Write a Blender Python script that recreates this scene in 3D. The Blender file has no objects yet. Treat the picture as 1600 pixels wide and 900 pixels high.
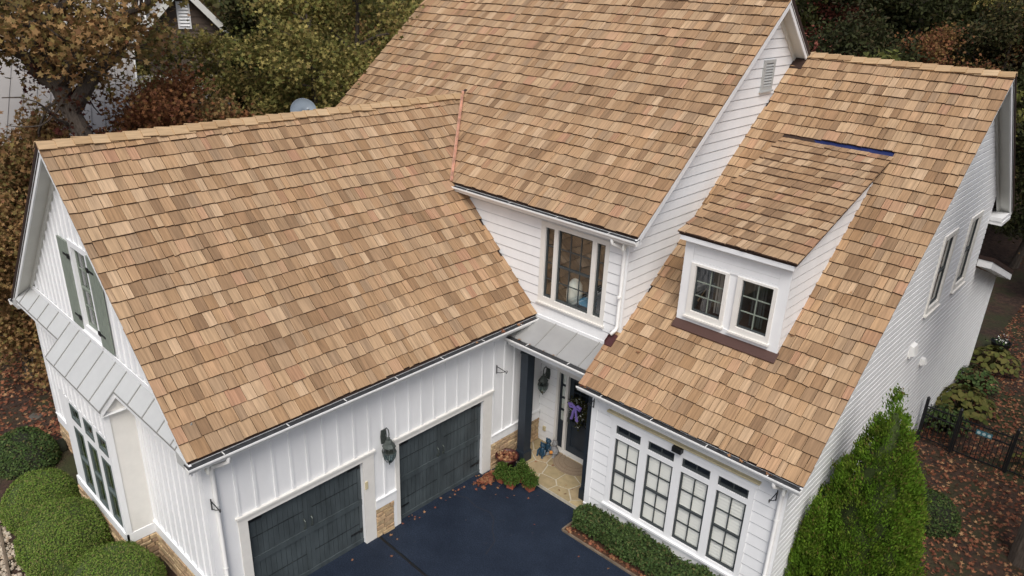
import bpy, bmesh, math, random
import numpy as np
from mathutils import Vector, Matrix

S = bpy.context.scene
C = S.collection
random.seed(7)
RNG = np.random.default_rng(7)
R = math.radians

# ------------------------------------------------------------------ camera
cam_d = bpy.data.cameras.new('camera')
cam = bpy.data.objects.new('camera', cam_d)
C.objects.link(cam)
S.camera = cam
cam_d.sensor_width = 36.0
cam_d.lens = 1178.685 / 1600 * 36.0
cam_d.clip_start = 0.1
cam_d.clip_end = 3000
_y, _p, _r = R(42.405), R(-22.91), R(2.22)
F_ = Vector((-math.sin(_y) * math.cos(_p), math.cos(_y) * math.cos(_p), math.sin(_p)))
R_ = Vector((math.cos(_y), math.sin(_y), 0))
U_ = R_.cross(F_)
R2 = R_ * math.cos(_r) + U_ * math.sin(_r)
U2 = -R_ * math.sin(_r) + U_ * math.cos(_r)
CAM = Vector((11.592, -13.342, 12.362))
m = Matrix((R2, U2, -F_)).transposed().to_4x4()
m.translation = CAM
cam.matrix_world = m
S.render.resolution_x, S.render.resolution_y = 1024, 576

# ------------------------------------------------------------------ sky and sun (soft overcast)
W = bpy.data.worlds.new('World')
S.world = W
W.use_nodes = True
wn = W.node_tree.nodes
wl = W.node_tree.links
sky = wn.new('ShaderNodeTexSky')
sky.sky_type = 'NISHITA'
sky.sun_disc = False
SUN_DIR = Vector((0.40, -0.44, 0.80)).normalized()      # towards the sun
sky.sun_elevation = math.asin(SUN_DIR.z)
sky.sun_rotation = math.atan2(SUN_DIR.x, SUN_DIR.y)
sky.air_density = 1.0
sky.dust_density = 4.0
sky.ozone_density = 1.0
hs = wn.new('ShaderNodeHueSaturation')
hs.inputs['Saturation'].default_value = 0.80
bg = wn['Background']
bg.inputs['Strength'].default_value = 0.118
wl.new(sky.outputs[0], hs.inputs['Color'])
wl.new(hs.outputs[0], bg.inputs['Color'])
sun_d = bpy.data.lights.new('sun', 'SUN')
sun_d.energy = 1.45
sun_d.angle = R(28)
sun_d.color = (1.0, 0.985, 0.96)
sun = bpy.data.objects.new('sun', sun_d)
C.objects.link(sun)
sun.rotation_euler = SUN_DIR.to_track_quat('Z', 'Y').to_euler()
S.view_settings.view_transform = 'Standard'
S.view_settings.look = 'None'
S.view_settings.exposure = 0.42
S.view_settings.gamma = 1.0

# ------------------------------------------------------------------ materials
def srgb(r, g, b):
    f = lambda c: (c / 255) / 12.92 if c / 255 <= 0.04045 else ((c / 255 + 0.055) / 1.055) ** 2.4
    return (f(r), f(g), f(b), 1)

def mat(name, col, rough=0.7, noise=0.0, scale=6.0, metal=0.0, bump=0.0, col2=None, coord='Object', stretch=None, spec=0.4):
    M = bpy.data.materials.new(name)
    M.use_nodes = True
    nt = M.node_tree
    b = nt.nodes['Principled BSDF']
    b.inputs['Roughness'].default_value = rough
    b.inputs['Metallic'].default_value = metal
    b.inputs['Specular IOR Level'].default_value = spec
    if len(col) == 3:
        col = (*col, 1)
    b.inputs['Base Color'].default_value = col
    if noise or col2 or bump:
        tc = nt.nodes.new('ShaderNodeTexCoord')
        n = nt.nodes.new('ShaderNodeTexNoise')
        n.inputs['Scale'].default_value = scale
        n.inputs['Detail'].default_value = 6
        n.inputs['Roughness'].default_value = 0.65
        src = tc.outputs[coord]
        if stretch:
            mp = nt.nodes.new('ShaderNodeMapping')
            mp.inputs['Scale'].default_value = stretch
            nt.links.new(src, mp.inputs[0])
            src = mp.outputs[0]
        nt.links.new(src, n.inputs['Vector'])
        cr = nt.nodes.new('ShaderNodeValToRGB')
        cr.color_ramp.elements[0].position = 0.3
        cr.color_ramp.elements[1].position = 0.7
        c2 = col2 if col2 else tuple(max(0, c * (1 + noise)) for c in col[:3])
        c1 = col if col2 else tuple(max(0, c * (1 - noise)) for c in col[:3])
        cr.color_ramp.elements[0].color = (*c1[:3], 1)
        cr.color_ramp.elements[1].color = (*c2[:3], 1)
        nt.links.new(n.outputs['Fac'], cr.inputs[0])
        nt.links.new(cr.outputs[0], b.inputs['Base Color'])
        if bump:
            bp = nt.nodes.new('ShaderNodeBump')
            bp.inputs['Strength'].default_value = bump
            bp.inputs['Distance'].default_value = 0.02
            nt.links.new(n.outputs['Fac'], bp.inputs['Height'])
            nt.links.new(bp.outputs[0], b.inputs['Normal'])
    return M

def ramp_mat(name, stops, rough=0.8, grain=None, bump=0.0, trans=0.0, blotch=0.0, spec=0.3):
    """colour by per-vertex 'tint' plus the object's random number; optional wood grain in the uv map"""
    M = bpy.data.materials.new(name)
    M.use_nodes = True
    nt = M.node_tree
    N, L = nt.nodes, nt.links
    b = N['Principled BSDF']
    b.inputs['Roughness'].default_value = rough
    b.inputs['Specular IOR Level'].default_value = spec
    at = N.new('ShaderNodeAttribute')
    at.attribute_name = 'tint'
    oi = N.new('ShaderNodeObjectInfo')
    ad = N.new('ShaderNodeMath')
    ad.operation = 'ADD'
    L.new(at.outputs['Fac'], ad.inputs[0])
    L.new(oi.outputs['Random'], ad.inputs[1])
    fr = N.new('ShaderNodeMath')
    fr.operation = 'FRACT'
    L.new(ad.outputs[0], fr.inputs[0])
    cr = N.new('ShaderNodeValToRGB')
    e = cr.color_ramp.elements
    e[0].position, e[0].color = stops[0][0], stops[0][1]
    e[1].position, e[1].color = stops[-1][0], stops[-1][1]
    for p, c in stops[1:-1]:
        k = e.new(p)
        k.color = c
    L.new(fr.outputs[0], cr.inputs[0])
    out = cr.outputs[0]
    if grain:
        uv = N.new('ShaderNodeUVMap')
        cb = N.new('ShaderNodeCombineXYZ')
        mu = N.new('ShaderNodeMath')
        mu.operation = 'MULTIPLY'
        mu.inputs[1].default_value = 71.0
        L.new(fr.outputs[0], mu.inputs[0])
        L.new(mu.outputs[0], cb.inputs[0])
        L.new(mu.outputs[0], cb.inputs[1])
        va = N.new('ShaderNodeVectorMath')
        va.operation = 'ADD'
        L.new(uv.outputs[0], va.inputs[0])
        L.new(cb.outputs[0], va.inputs[1])
        mp = N.new('ShaderNodeMapping')
        mp.inputs['Scale'].default_value = (grain[0], grain[1], 1)
        L.new(va.outputs[0], mp.inputs[0])
        n = N.new('ShaderNodeTexNoise')
        n.inputs['Scale'].default_value = 1.0
        n.inputs['Detail'].default_value = 5
        n.inputs['Roughness'].default_value = 0.6
        L.new(mp.outputs[0], n.inputs['Vector'])
        mr = N.new('ShaderNodeMapRange')
        mr.inputs[1].default_value = 0.3
        mr.inputs[2].default_value = 0.7
        mr.inputs[3].default_value = 1 - grain[2]
        mr.inputs[4].default_value = 1 + grain[2]
        L.new(n.outputs['Fac'], mr.inputs[0])
        mx = N.new('ShaderNodeVectorMath')
        mx.operation = 'MULTIPLY'
        L.new(out, mx.inputs[0])
        L.new(mr.outputs[0], mx.inputs[1])
        out = mx.outputs[0]
        if bump:
            bp = N.new('ShaderNodeBump')
            bp.inputs['Strength'].default_value = bump
            bp.inputs['Distance'].default_value = 0.01
            L.new(n.outputs['Fac'], bp.inputs['Height'])
            L.new(bp.outputs[0], b.inputs['Normal'])
    if blotch:
        tc = N.new('ShaderNodeNewGeometry')
        n2 = N.new('ShaderNodeTexNoise')
        n2.inputs['Scale'].default_value = 0.8
        n2.inputs['Detail'].default_value = 4
        L.new(tc.outputs['Position'], n2.inputs['Vector'])
        mr2 = N.new('ShaderNodeMapRange')
        mr2.inputs[1].default_value = 0.3
        mr2.inputs[2].default_value = 0.7
        mr2.inputs[3].default_value = 1 - blotch
        mr2.inputs[4].default_value = 1 + blotch
        L.new(n2.outputs['Fac'], mr2.inputs[0])
        mx2 = N.new('ShaderNodeVectorMath')
        mx2.operation = 'MULTIPLY'
        L.new(out, mx2.inputs[0])
        L.new(mr2.outputs[0], mx2.inputs[1])
        out = mx2.outputs[0]
    L.new(out, b.inputs['Base Color'])
    if trans:
        tr = N.new('ShaderNodeBsdfTranslucent')
        L.new(out, tr.inputs['Color'])
        ms = N.new('ShaderNodeMixShader')
        ms.inputs[0].default_value = trans
        L.new(b.outputs[0], ms.inputs[1])
        L.new(tr.outputs[0], ms.inputs[2])
        L.new(ms.outputs[0], N['Material Output'].inputs['Surface'])
    return M

CED = [(0.0, (0.332, 0.206, 0.113, 1)), (.09, (0.411, 0.281, 0.167, 1)), (.20, (0.287, 0.175, 0.092, 1)), (.30, (0.446, 0.312, 0.194, 1)),
       (.41, (0.243, 0.146, 0.078, 1)), (.50, (0.346, 0.218, 0.121, 1)), (.60, (0.203, 0.125, 0.070, 1)), (.70, (0.401, 0.270, 0.157, 1)),
       (.80, (0.272, 0.183, 0.112, 1)), (.88, (0.366, 0.231, 0.126, 1)), (.945, (0.391, 0.244, 0.145, 1)), (.975, (0.337, 0.189, 0.114, 1)), (1.0, (0.297, 0.185, 0.097, 1))]
M_cedar = ramp_mat('cedar', CED, 0.85, grain=(26, 1.2, 0.30), bump=0.25, blotch=0.08, spec=.2)
M_end = mat('cedar_end_grain_shadow', (.080, .045, .027), .95, noise=.3, scale=20)  # end grain colour, darkened further to paint the course shadow lines
M_ridge = ramp_mat('cedar_ridge', [(0, (.36, .235, .125, 1)), (.3, (.46, .32, .185, 1)), (.6, (.39, .26, .140, 1)), (.8, (.50, .36, .215, 1)), (1, (.32, .20, .105, 1))], 0.85, grain=(30, 2, 0.18), spec=.2)
M_felt = mat('roof_felt', (.035, .02, .014), 0.9)
M_drip = mat('brown_metal_edge', (.028, .013, .009), 0.6)
M_white = mat('white_paint', (.775, .78, .78), 0.6, noise=.055, scale=1.6, stretch=(1, 1, .35))
M_lapback = mat('lap_shadow_tone', (.55, .56, .57), .8)  # grey wall base seen in the lap gaps, painting shadow lines between boards
M_lapback2 = mat('lap_shadow_tone_pale', (.66, .67, .68), .8)  # paler grey for fainter painted lap shadows on the wing gable
M_trim = mat('cream_trim_paint', (.72, .70, .655), 0.5, noise=.04, scale=4)
M_vent = mat('grey_vent_paint', (.40, .41, .40), .7)
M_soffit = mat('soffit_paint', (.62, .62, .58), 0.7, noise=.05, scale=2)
M_slate = mat('slate_door_paint', (.056, .069, .074), 0.5, noise=.35, scale=3, stretch=(1, 1, .3))
M_navy = mat('dark_blue_paint', (.020, .028, .038), 0.45, noise=.15, scale=4)
M_sash = mat('dark_sash_paint', (.045, .053, .055), 0.5)
M_sash2 = mat('grey_green_sash_paint', (.10, .125, .12), .5)
M_sage = mat('sage_paint', (.21, .24, .20), 0.6, noise=.1, scale=5)
M_metal = mat('grey_roof_metal', (.47, .475, .465), 0.42, metal=.0, noise=.05, scale=2.0, spec=.5)
M_metal2 = mat('porch_roof_metal', (.33, .33, .322), 0.4, metal=.15, noise=.06, scale=2.0, spec=.5)
M_seam = mat('seam_metal', (.27, .27, .255), 0.5)
M_nroof = mat('neighbour_roof_metal', (.31, .29, .268), 0.5, noise=.05, scale=.7)
M_copper = mat('copper', (.66, .385, .27), 0.3, metal=.45, noise=.35, scale=5)
M_guard = mat('gutter_mesh', (.035, .036, .038), 0.7, noise=.5, scale=8)
M_gutter = mat('gutter_white', (.78, .775, .75), 0.4, noise=.03, scale=5)
M_stone = ramp_mat('tan_stone', [(0, (.42, .30, .17, 1)), (.3, (.50, .38, .23, 1)), (.55, (.36, .25, .15, 1)), (.8, (.46, .32, .19, 1)), (1, (.33, .23, .15, 1))], .9, grain=(9, 9, .3), bump=.6)
M_mortar = mat('mortar', (.20, .16, .11), .95, noise=.2)
M_flag = ramp_mat('flagstone', [(0, (.33, .26, .14, 1)), (.4, (.40, .32, .18, 1)), (.7, (.29, .23, .13, 1)), (1, (.37, .28, .17, 1))], .85, grain=(5, 5, .18), bump=.3)
M_flagm = mat('flag_mortar', (.46, .42, .33), .95, noise=.15)
M_black = mat('black_iron', (.010, .011, .012), .45)
M_bronze = mat('aged_bronze', (.075, .088, .08), .45, metal=.4, noise=.3, scale=20)
M_terra = mat('terracotta', (.36, .10, .055), .8, noise=.15, scale=10)
M_bucket = mat('maroon_pot', (.05, .012, .012), .4)
M_blind = mat('white_blind', (.83, .82, .77), .6)
M_room = mat('dark_room', (.052, .056, .055), .9, noise=.5, scale=3)
M_mat = mat('coir_mat', (.25, .19, .13), .95, noise=.25, scale=40)
M_ribbon = mat('purple_ribbon', (.26, .19, .55), .45)
M_blue = mat('blue_membrane', (.014, .022, .085), .3, noise=.25, scale=4)
M_frog = mat('blue_glaze', (.018, .05, .085), .25, noise=.4, scale=12)
M_fig = mat('grey_figurine', (.22, .22, .22), .7, noise=.3, scale=14)
M_orange = mat('orange_paint', (.55, .22, .04), .6)
M_dish = mat('dish_grey', (.17, .205, .24), .45, noise=.1, scale=6)
M_bark = mat('bark', (.045, .035, .027), .95, col2=(.12, .095, .075), scale=9, stretch=(3, 3, .5), bump=.8)
M_brown = mat('brown_siding', (.085, .062, .047), .8, noise=.15)
M_pebble = ramp_mat('pebbles', [(0, (.42, .36, .28, 1)), (.4, (.30, .24, .17, 1)), (.7, (.55, .48, .38, 1)), (1, (.36, .27, .18, 1))], .9)
M_mulch = mat('mulch', (.050, .022, .012), .95, col2=(.10, .05, .028), scale=25, bump=1.0)
M_curtain = mat('curtain', (.30, .27, .25), .8)
M_blueitem = mat('blue_object', (.10, .30, .48), .5)
M_sign = mat('sign_blue', (.05, .16, .20), .5)
M_signdot = mat('sign_white', (.45, .55, .55), .6)
M_edge = mat('edging_timber', (.17, .13, .09), .9, noise=.3)
M_tan = mat('tan_flashing', (.52, .45, .28), .6, noise=.15)

def glass_mat(name, base, tint):
    M = bpy.data.materials.new(name)
    M.use_nodes = True
    N, L = M.node_tree.nodes, M.node_tree.links
    N.remove(N['Principled BSDF'])
    lw = N.new('ShaderNodeLayerWeight')
    lw.inputs[0].default_value = 0.35
    mr = N.new('ShaderNodeMapRange')
    mr.inputs[3].default_value = base
    mr.inputs[4].default_value = .9
    pw = N.new('ShaderNodeMath')
    pw.operation = 'POWER'
    pw.inputs[1].default_value = 2.0
    L.new(lw.outputs['Facing'], pw.inputs[0])
    L.new(pw.outputs[0], mr.inputs[0])
    gl = N.new('ShaderNodeBsdfGlossy')
    gl.inputs['Roughness'].default_value = 0.015
    tr = N.new('ShaderNodeBsdfTransparent')
    tr.inputs[0].default_value = (*tint, 1)
    ms = N.new('ShaderNodeMixShader')
    L.new(mr.outputs[0], ms.inputs[0])
    L.new(tr.outputs[0], ms.inputs[1])
    L.new(gl.outputs[0], ms.inputs[2])
    L.new(ms.outputs[0], N['Material Output'].inputs['Surface'])
    return M
M_glass = glass_mat('window_glass', .13, (.93, .96, .95))
M_glass3 = glass_mat('clear_glass', .06, (.97, .98, .97))
M_glass2 = glass_mat('reflective_glass', .20, (.9, .95, .93))

def asphalt_mat():
    M = mat('asphalt', (.0105, .0145, .030), .72, spec=.22)
    nt = M.node_tree
    N, L = nt.nodes, nt.links
    b = N['Principled BSDF']
    tc = N.new('ShaderNodeTexCoord')
    n = N.new('ShaderNodeTexNoise')
    n.inputs['Scale'].default_value = .9
    n.inputs['Detail'].default_value = 8
    n.inputs['Roughness'].default_value = .7
    L.new(tc.outputs['Object'], n.inputs['Vector'])
    cr = N.new('ShaderNodeValToRGB')
    e = cr.color_ramp.elements
    e[0].position, e[0].color = .30, (.0070, .0118, .0225, 1)
    e[1].position, e[1].color = .72, (.0165, .0250, .0420, 1)
    L.new(n.outputs['Fac'], cr.inputs[0])
    n2 = N.new('ShaderNodeTexNoise')
    n2.inputs['Scale'].default_value = 5
    n2.inputs['Detail'].default_value = 3
    L.new(tc.outputs['Object'], n2.inputs['Vector'])
    c2 = N.new('ShaderNodeValToRGB')
    c2.color_ramp.elements[0].position = .66
    c2.color_ramp.elements[1].position = .78
    c2.color_ramp.elements[1].color = (.35, .35, .35, 1)
    L.new(n2.outputs['Fac'], c2.inputs[0])
    mx = N.new('ShaderNodeMixRGB')
    mx.inputs[2].default_value = (.055, .05, .055, 1)
    L.new(c2.outputs[0], mx.inputs[0])
    L.new(cr.outputs[0], mx.inputs[1])
    L.new(mx.outputs[0], b.inputs['Base Color'])
    n4 = N.new('ShaderNodeTexNoise')
    n4.inputs['Scale'].default_value = 38
    n4.inputs['Detail'].default_value = 4
    L.new(tc.outputs['Object'], n4.inputs['Vector'])
    m4 = N.new('ShaderNodeMapRange')
    m4.inputs[1].default_value, m4.inputs[2].default_value, m4.inputs[3].default_value, m4.inputs[4].default_value = .32, .7, .55, 1.7
    L.new(n4.outputs['Fac'], m4.inputs[0])
    v4 = N.new('ShaderNodeVectorMath')
    v4.operation = 'MULTIPLY'
    L.new(mx.outputs[0], v4.inputs[0])
    L.new(m4.outputs[0], v4.inputs[1])
    L.new(v4.outputs[0], b.inputs['Base Color'])
    n3 = N.new('ShaderNodeTexNoise')
    n3.inputs['Scale'].default_value = 120
    L.new(tc.outputs['Object'], n3.inputs['Vector'])
    bp = N.new('ShaderNodeBump')
    bp.inputs['Strength'].default_value = .3
    bp.inputs['Distance'].default_value = .01
    L.new(n3.outputs['Fac'], bp.inputs['Height'])
    L.new(bp.outputs[0], b.inputs['Normal'])
    return M
M_asphalt = asphalt_mat()

def ground_mat():
    M = mat('forest_floor', (.05, .03, .02), .95)
    nt = M.node_tree
    N, L = nt.nodes, nt.links
    b = N['Principled BSDF']
    tc = N.new('ShaderNodeTexCoord')
    def noise(sc, det=6):
        n = N.new('ShaderNodeTexNoise')
        n.inputs['Scale'].default_value = sc
        n.inputs['Detail'].default_value = det
        n.inputs['Roughness'].default_value = .7
        L.new(tc.outputs['Object'], n.inputs['Vector'])
        return n
    a, c, d = noise(6), noise(.35), noise(14)
    r1 = N.new('ShaderNodeValToRGB')
    e = r1.color_ramp.elements
    e[0].position, e[0].color = .32, (.018, .011, .008, 1)
    e[1].position, e[1].color = .75, (.10, .055, .035, 1)
    k = e.new(.5)
    k.color = (.050, .028, .019, 1)
    L.new(a.outputs['Fac'], r1.inputs[0])
    r2 = N.new('ShaderNodeValToRGB')
    e = r2.color_ramp.elements
    e[0].color = (.014, .020, .007, 1)
    e[1].color = (.060, .062, .022, 1)
    L.new(d.outputs['Fac'], r2.inputs[0])
    r3 = N.new('ShaderNodeValToRGB')
    r3.color_ramp.elements[0].position = .47
    r3.color_ramp.elements[1].position = .62
    L.new(c.outputs['Fac'], r3.inputs[0])
    mx = N.new('ShaderNodeMixRGB')
    L.new(r3.outputs[0], mx.inputs[0])
    L.new(r1.outputs[0], mx.inputs[1])
    L.new(r2.outputs[0], mx.inputs[2])
    L.new(mx.outputs[0], b.inputs['Base Color'])
    bp = N.new('ShaderNodeBump')
    bp.inputs['Strength'].default_value = .8
    bp.inputs['Distance'].default_value = .06
    L.new(d.outputs['Fac'], bp.inputs['Height'])
    L.new(bp.outputs[0], b.inputs['Normal'])
    return M
M_ground = ground_mat()

def leafm(name, stops, trans=.25):
    return ramp_mat(name, stops, .75, trans=trans, spec=.2)
M_oak = leafm('oak_leaves', [(0, (0.290, 0.162, 0.065, 1)), (.18, (0.365, 0.223, 0.098, 1)), (.34, (0.162, 0.142, 0.046, 1)), (.48, (0.331, 0.176, 0.078, 1)), (.62, (0.115, 0.115, 0.034, 1)), (.74, (0.419, 0.263, 0.124, 1)), (.86, (0.203, 0.088, 0.044, 1)), (1, (0.270, 0.203, 0.065, 1))])
M_yel = leafm('yellow_green_leaves', [(0, (0.277, 0.234, 0.065, 1)), (.22, (0.115, 0.130, 0.033, 1)), (.42, (0.392, 0.319, 0.106, 1)), (.56, (0.081, 0.098, 0.025, 1)), (.70, (0.203, 0.143, 0.050, 1)), (.84, (0.162, 0.163, 0.043, 1)), (1, (0.324, 0.221, 0.081, 1))])
M_rust = leafm('rust_leaves', [(0, (0.174, 0.068, 0.035, 1)), (.3, (0.246, 0.112, 0.042, 1)), (.6, (0.131, 0.045, 0.028, 1)), (.8, (0.203, 0.135, 0.042, 1)), (1, (0.145, 0.060, 0.028, 1))])
M_vine = leafm('vine_leaves', [(0, (.10, .025, .018, 1)), (.4, (.065, .022, .016, 1)), (.7, (.13, .055, .022, 1)), (1, (.08, .05, .02, 1))])
M_pink = leafm('pink_red_leaves', [(0, (.33, .11, .08, 1)), (.4, (.25, .075, .055, 1)), (.7, (.36, .15, .10, 1)), (1, (.20, .08, .05, 1))])
M_green = leafm('dark_green_leaves', [(0, (.030, .038, .012, 1)), (.3, (.045, .050, .015, 1)), (.55, (.022, .026, .010, 1)), (.75, (.055, .040, .018, 1)), (1, (.07, .065, .02, 1))])
M_arb = leafm('arborvitae_leaves', [(0, (0.084, 0.169, 0.013, 1)), (.3, (0.121, 0.225, 0.018, 1)), (.6, (0.059, 0.125, 0.010, 1)), (.82, (0.169, 0.256, 0.023, 1)), (.95, (0.115, 0.156, 0.026, 1)), (1, (0.162, 0.112, 0.039, 1))], .2)
M_box = leafm('mound_leaves', [(0, (0.108, 0.186, 0.026, 1)), (.3, (0.146, 0.228, 0.036, 1)), (.55, (0.084, 0.141, 0.022, 1)), (.8, (0.182, 0.218, 0.052, 1)), (1, (0.169, 0.147, 0.058, 1))], .15)
M_hedge = leafm('hedge_leaves', [(0, (.034, .066, .018, 1)), (.3, (.058, .098, .024, 1)), (.5, (.022, .042, .013, 1)), (.72, (.095, .140, .040, 1)), (.86, (.040, .066, .020, 1)), (.95, (.12, .10, .04, 1)), (1, (.05, .07, .02, 1))], .1)
M_hosta = leafm('hosta_leaves', [(0, (.10, .115, .025, 1)), (.5, (.17, .155, .045, 1)), (1, (.06, .075, .018, 1))])
M_pot = leafm('herb_leaves', [(0, (.045, .10, .015, 1)), (.5, (.07, .13, .02, 1)), (1, (.10, .13, .03, 1))])
M_fallen = leafm('fallen_leaves', [(0, (0.232, 0.084, 0.047, 1)), (.3, (0.145, 0.049, 0.030, 1)), (.5, (0.319, 0.140, 0.074, 1)), (.7, (0.189, 0.070, 0.041, 1)), (.9, (0.435, 0.266, 0.135, 1)), (1, (0.290, 0.112, 0.054, 1))], .1)
M_fallbr = leafm('bright_fallen_leaves', [(0, (.42, .15, .08, 1)), (.3, (.30, .10, .055, 1)), (.6, (.50, .25, .14, 1)), (1, (.36, .13, .06, 1))], .1)
M_fallmix = leafm('mixed_fallen_leaves', [(0, (.30, .11, .06, 1)), (.4, (.16, .05, .03, 1)), (.7, (.36, .20, .10, 1)), (1, (.22, .08, .045, 1))], .1)
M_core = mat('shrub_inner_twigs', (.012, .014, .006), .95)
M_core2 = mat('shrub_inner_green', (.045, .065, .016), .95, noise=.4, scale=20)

# ------------------------------------------------------------------ mesh helpers
def V(*a):
    return Vector(a)

class MB:
    def __init__(s):
        s.v, s.f, s.uv, s.t = [], [], [], []
    def poly(s, pts, faces, uvs=None, tint=0.0):
        n = len(s.v)
        s.v += [tuple(p) for p in pts]
        s.f += [tuple(i + n for i in f) for f in faces]
        s.uv += uvs if uvs else [(0.0, 0.0)] * len(pts)
        s.t += [tint] * len(pts)
    def hexa(s, p, tint=0.0, uvs=None):
        """8 points: 0-3 one end (ccw seen from outside), 4-7 the other"""
        s.poly(p, [(0, 3, 2, 1), (4, 5, 6, 7), (0, 1, 5, 4), (1, 2, 6, 5), (2, 3, 7, 6), (3, 0, 4, 7)], uvs, tint)
    def box(s, a, b):
        x0, y0, z0 = (min(a[i], b[i]) for i in range(3))
        x1, y1, z1 = (max(a[i], b[i]) for i in range(3))
        s.hexa([(x0, y0, z0), (x1, y0, z0), (x1, y1, z0), (x0, y1, z0), (x0, y0, z1), (x1, y0, z1), (x1, y1, z1), (x0, y1, z1)])
    def fbox(s, fr, u0, u1, v0, v1, n0, n1):
        """box in a wall frame fr=(O,U,N): along the wall, up, outwards"""
        g = lambda u, v, n: fr.p(u, v, n)
        s.hexa([g(u0, v0, n0), g(u1, v0, n0), g(u1, v0, n1), g(u0, v0, n1), g(u0, v1, n0), g(u1, v1, n0), g(u1, v1, n1), g(u0, v1, n1)])
    def prism(s, prof, A, B, X, Y):
        """profile (x,y) list swept from A to B in axes X,Y"""
        n = len(prof)
        A, B, X, Y = map(Vector, (A, B, X, Y))
        p = [A + X * a + Y * b for a, b in prof] + [B + X * a + Y * b for a, b in prof]
        f = [tuple(range(n))[::-1], tuple(range(n, 2 * n))] + [(i, (i + 1) % n, n + (i + 1) % n, n + i) for i in range(n)]
        s.poly(p, f)
    def tube(s, pts, rad, n=8, caps=True):
        pts = [Vector(p) for p in pts]
        rr = rad if isinstance(rad, (list, tuple)) else [rad] * len(pts)
        rings = []
        prev = None
        for i, p in enumerate(pts):
            d = (pts[min(i + 1, len(pts) - 1)] - pts[max(i - 1, 0)]).normalized()
            if prev is None:
                a = d.orthogonal().normalized()
            else:
                a = (prev - d * prev.dot(d)).normalized()
            prev = a
            b = d.cross(a)
            rings.append([p + (a * math.cos(2 * math.pi * k / n) + b * math.sin(2 * math.pi * k / n)) * rr[i] for k in range(n)])
        f = []
        for i in range(len(pts) - 1):
            for k in range(n):
                f.append((i * n + k, i * n + (k + 1) % n, (i + 1) * n + (k + 1) % n, (i + 1) * n + k))
        if caps:
            f.append(tuple(range(n))[::-1])
            f.append(tuple((len(pts) - 1) * n + k for k in range(n)))
        s.poly([q for r in rings for q in r], f)
    def lathe(s, prof, c, n=12):
        """(radius, z) profile turned about a vertical axis at c"""
        c = Vector(c)
        p = [c + V(r * math.cos(2 * math.pi * k / n), r * math.sin(2 * math.pi * k / n), z) for r, z in prof for k in range(n)]
        f = [(i * n + k, i * n + (k + 1) % n, (i + 1) * n + (k + 1) % n, (i + 1) * n + k) for i in range(len(prof) - 1) for k in range(n)]
        f += [tuple(range(n))[::-1], tuple((len(prof) - 1) * n + k for k in range(n))]
        s.poly(p, f)
    def mesh(s, name, M):
        me = bpy.data.meshes.new(name)
        me.from_pydata(s.v, [], s.f)
        if M:
            me.materials.append(M)
        if any(s.t) or any(u != (0.0, 0.0) for u in s.uv):
            a = me.attributes.new('tint', 'FLOAT', 'POINT')
            a.data.foreach_set('value', np.array(s.t, np.float32))
            ul = me.uv_layers.new(name='UVMap')
            li = np.empty(len(me.loops), np.int32)
            me.loops.foreach_get('vertex_index', li)
            ul.data.foreach_set('uv', np.array(s.uv, np.float32)[li].ravel())
        return me
    def build(s, name, M, parent=None, label=None, smooth=False, kind=None):
        me = s.mesh(name, M)
        if smooth:
            me.polygons.foreach_set('use_smooth', [True] * len(me.polygons))
        o = bpy.data.objects.new(name, me)
        C.objects.link(o)
        if parent:
            o.parent = parent
            o.matrix_parent_inverse = Matrix.Translation(-parent.location) if parent.location.length else Matrix()
        if label:
            o['label'] = label
        if kind:
            o['kind'] = kind
        return o

def _each(s, name, M, parent):
    """every box of the builder as an object of its own"""
    for i in range(0, len(s.v), 8):
        b = MB()
        b.hexa(s.v[i:i + 8])
        b.build(name, M, parent)
MB.each = _each
MB.each_all = lambda s, name, M, parent: s.build(name, M, parent)

def thing(name, label, cat, loc=(0, 0, 0), group=None):
    o = bpy.data.objects.new(name, None)
    o.empty_display_size = .2
    C.objects.link(o)
    o.location = loc
    tag(o, label, cat, group)
    return o

def tag(o, label, cat, group=None):
    o['label'] = label
    o['category'] = cat
    if group:
        o['group'] = group
    return o

def put(name, me, parent, M4=None, label=None):
    o = bpy.data.objects.new(name, me)
    C.objects.link(o)
    if parent:
        o.parent = parent
    if M4 is not None:
        o.matrix_local = M4
    if label:
        o['label'] = label
    return o

class Frame:
    def __init__(s, O, U, N):
        s.O, s.U, s.N = Vector(O), Vector(U), Vector(N)
    def p(s, u, v, n=0.0):
        return s.O + s.U * u + s.N * n + V(0, 0, v)

def soup(name, verts, faces_n, M, tint, parent=None, kind=None, uv=None):
    """numpy mesh: verts (k, n, 3) as k polygons of n corners"""
    k, n, _ = verts.shape
    me = bpy.data.meshes.new(name)
    me.vertices.add(k * n)
    me.vertices.foreach_set('co', verts.astype(np.float32).ravel())
    me.loops.add(k * n)
    me.loops.foreach_set('vertex_index', np.arange(k * n, dtype=np.int32))
    me.polygons.add(k)
    me.polygons.foreach_set('loop_start', np.arange(0, k * n, n, dtype=np.int32))
    me.polygons.foreach_set('loop_total', np.full(k, n, np.int32))
    me.update(calc_edges=True)
    a = me.attributes.new('tint', 'FLOAT', 'POINT')
    a.data.foreach_set('value', np.repeat(tint, n).astype(np.float32))
    me.materials.append(M)
    o = bpy.data.objects.new(name, me)
    C.objects.link(o)
    if parent:
        o.parent = parent
    if kind:
        o['kind'] = kind
    return o

def rot_basis(k, up_bias=0.0, normals=None, spread=1.0):
    """k random orthonormal bases; third axis biased to given normals"""
    n = RNG.normal(size=(k, 3)) * spread
    if normals is not None:
        n = n + normals
    n[:, 2] += up_bias
    n /= np.linalg.norm(n, axis=1)[:, None] + 1e-9
    a = RNG.normal(size=(k, 3))
    a -= (a * n).sum(1)[:, None] * n
    a /= np.linalg.norm(a, axis=1)[:, None] + 1e-9
    b = np.cross(n, a)
    return a, b, n

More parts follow.
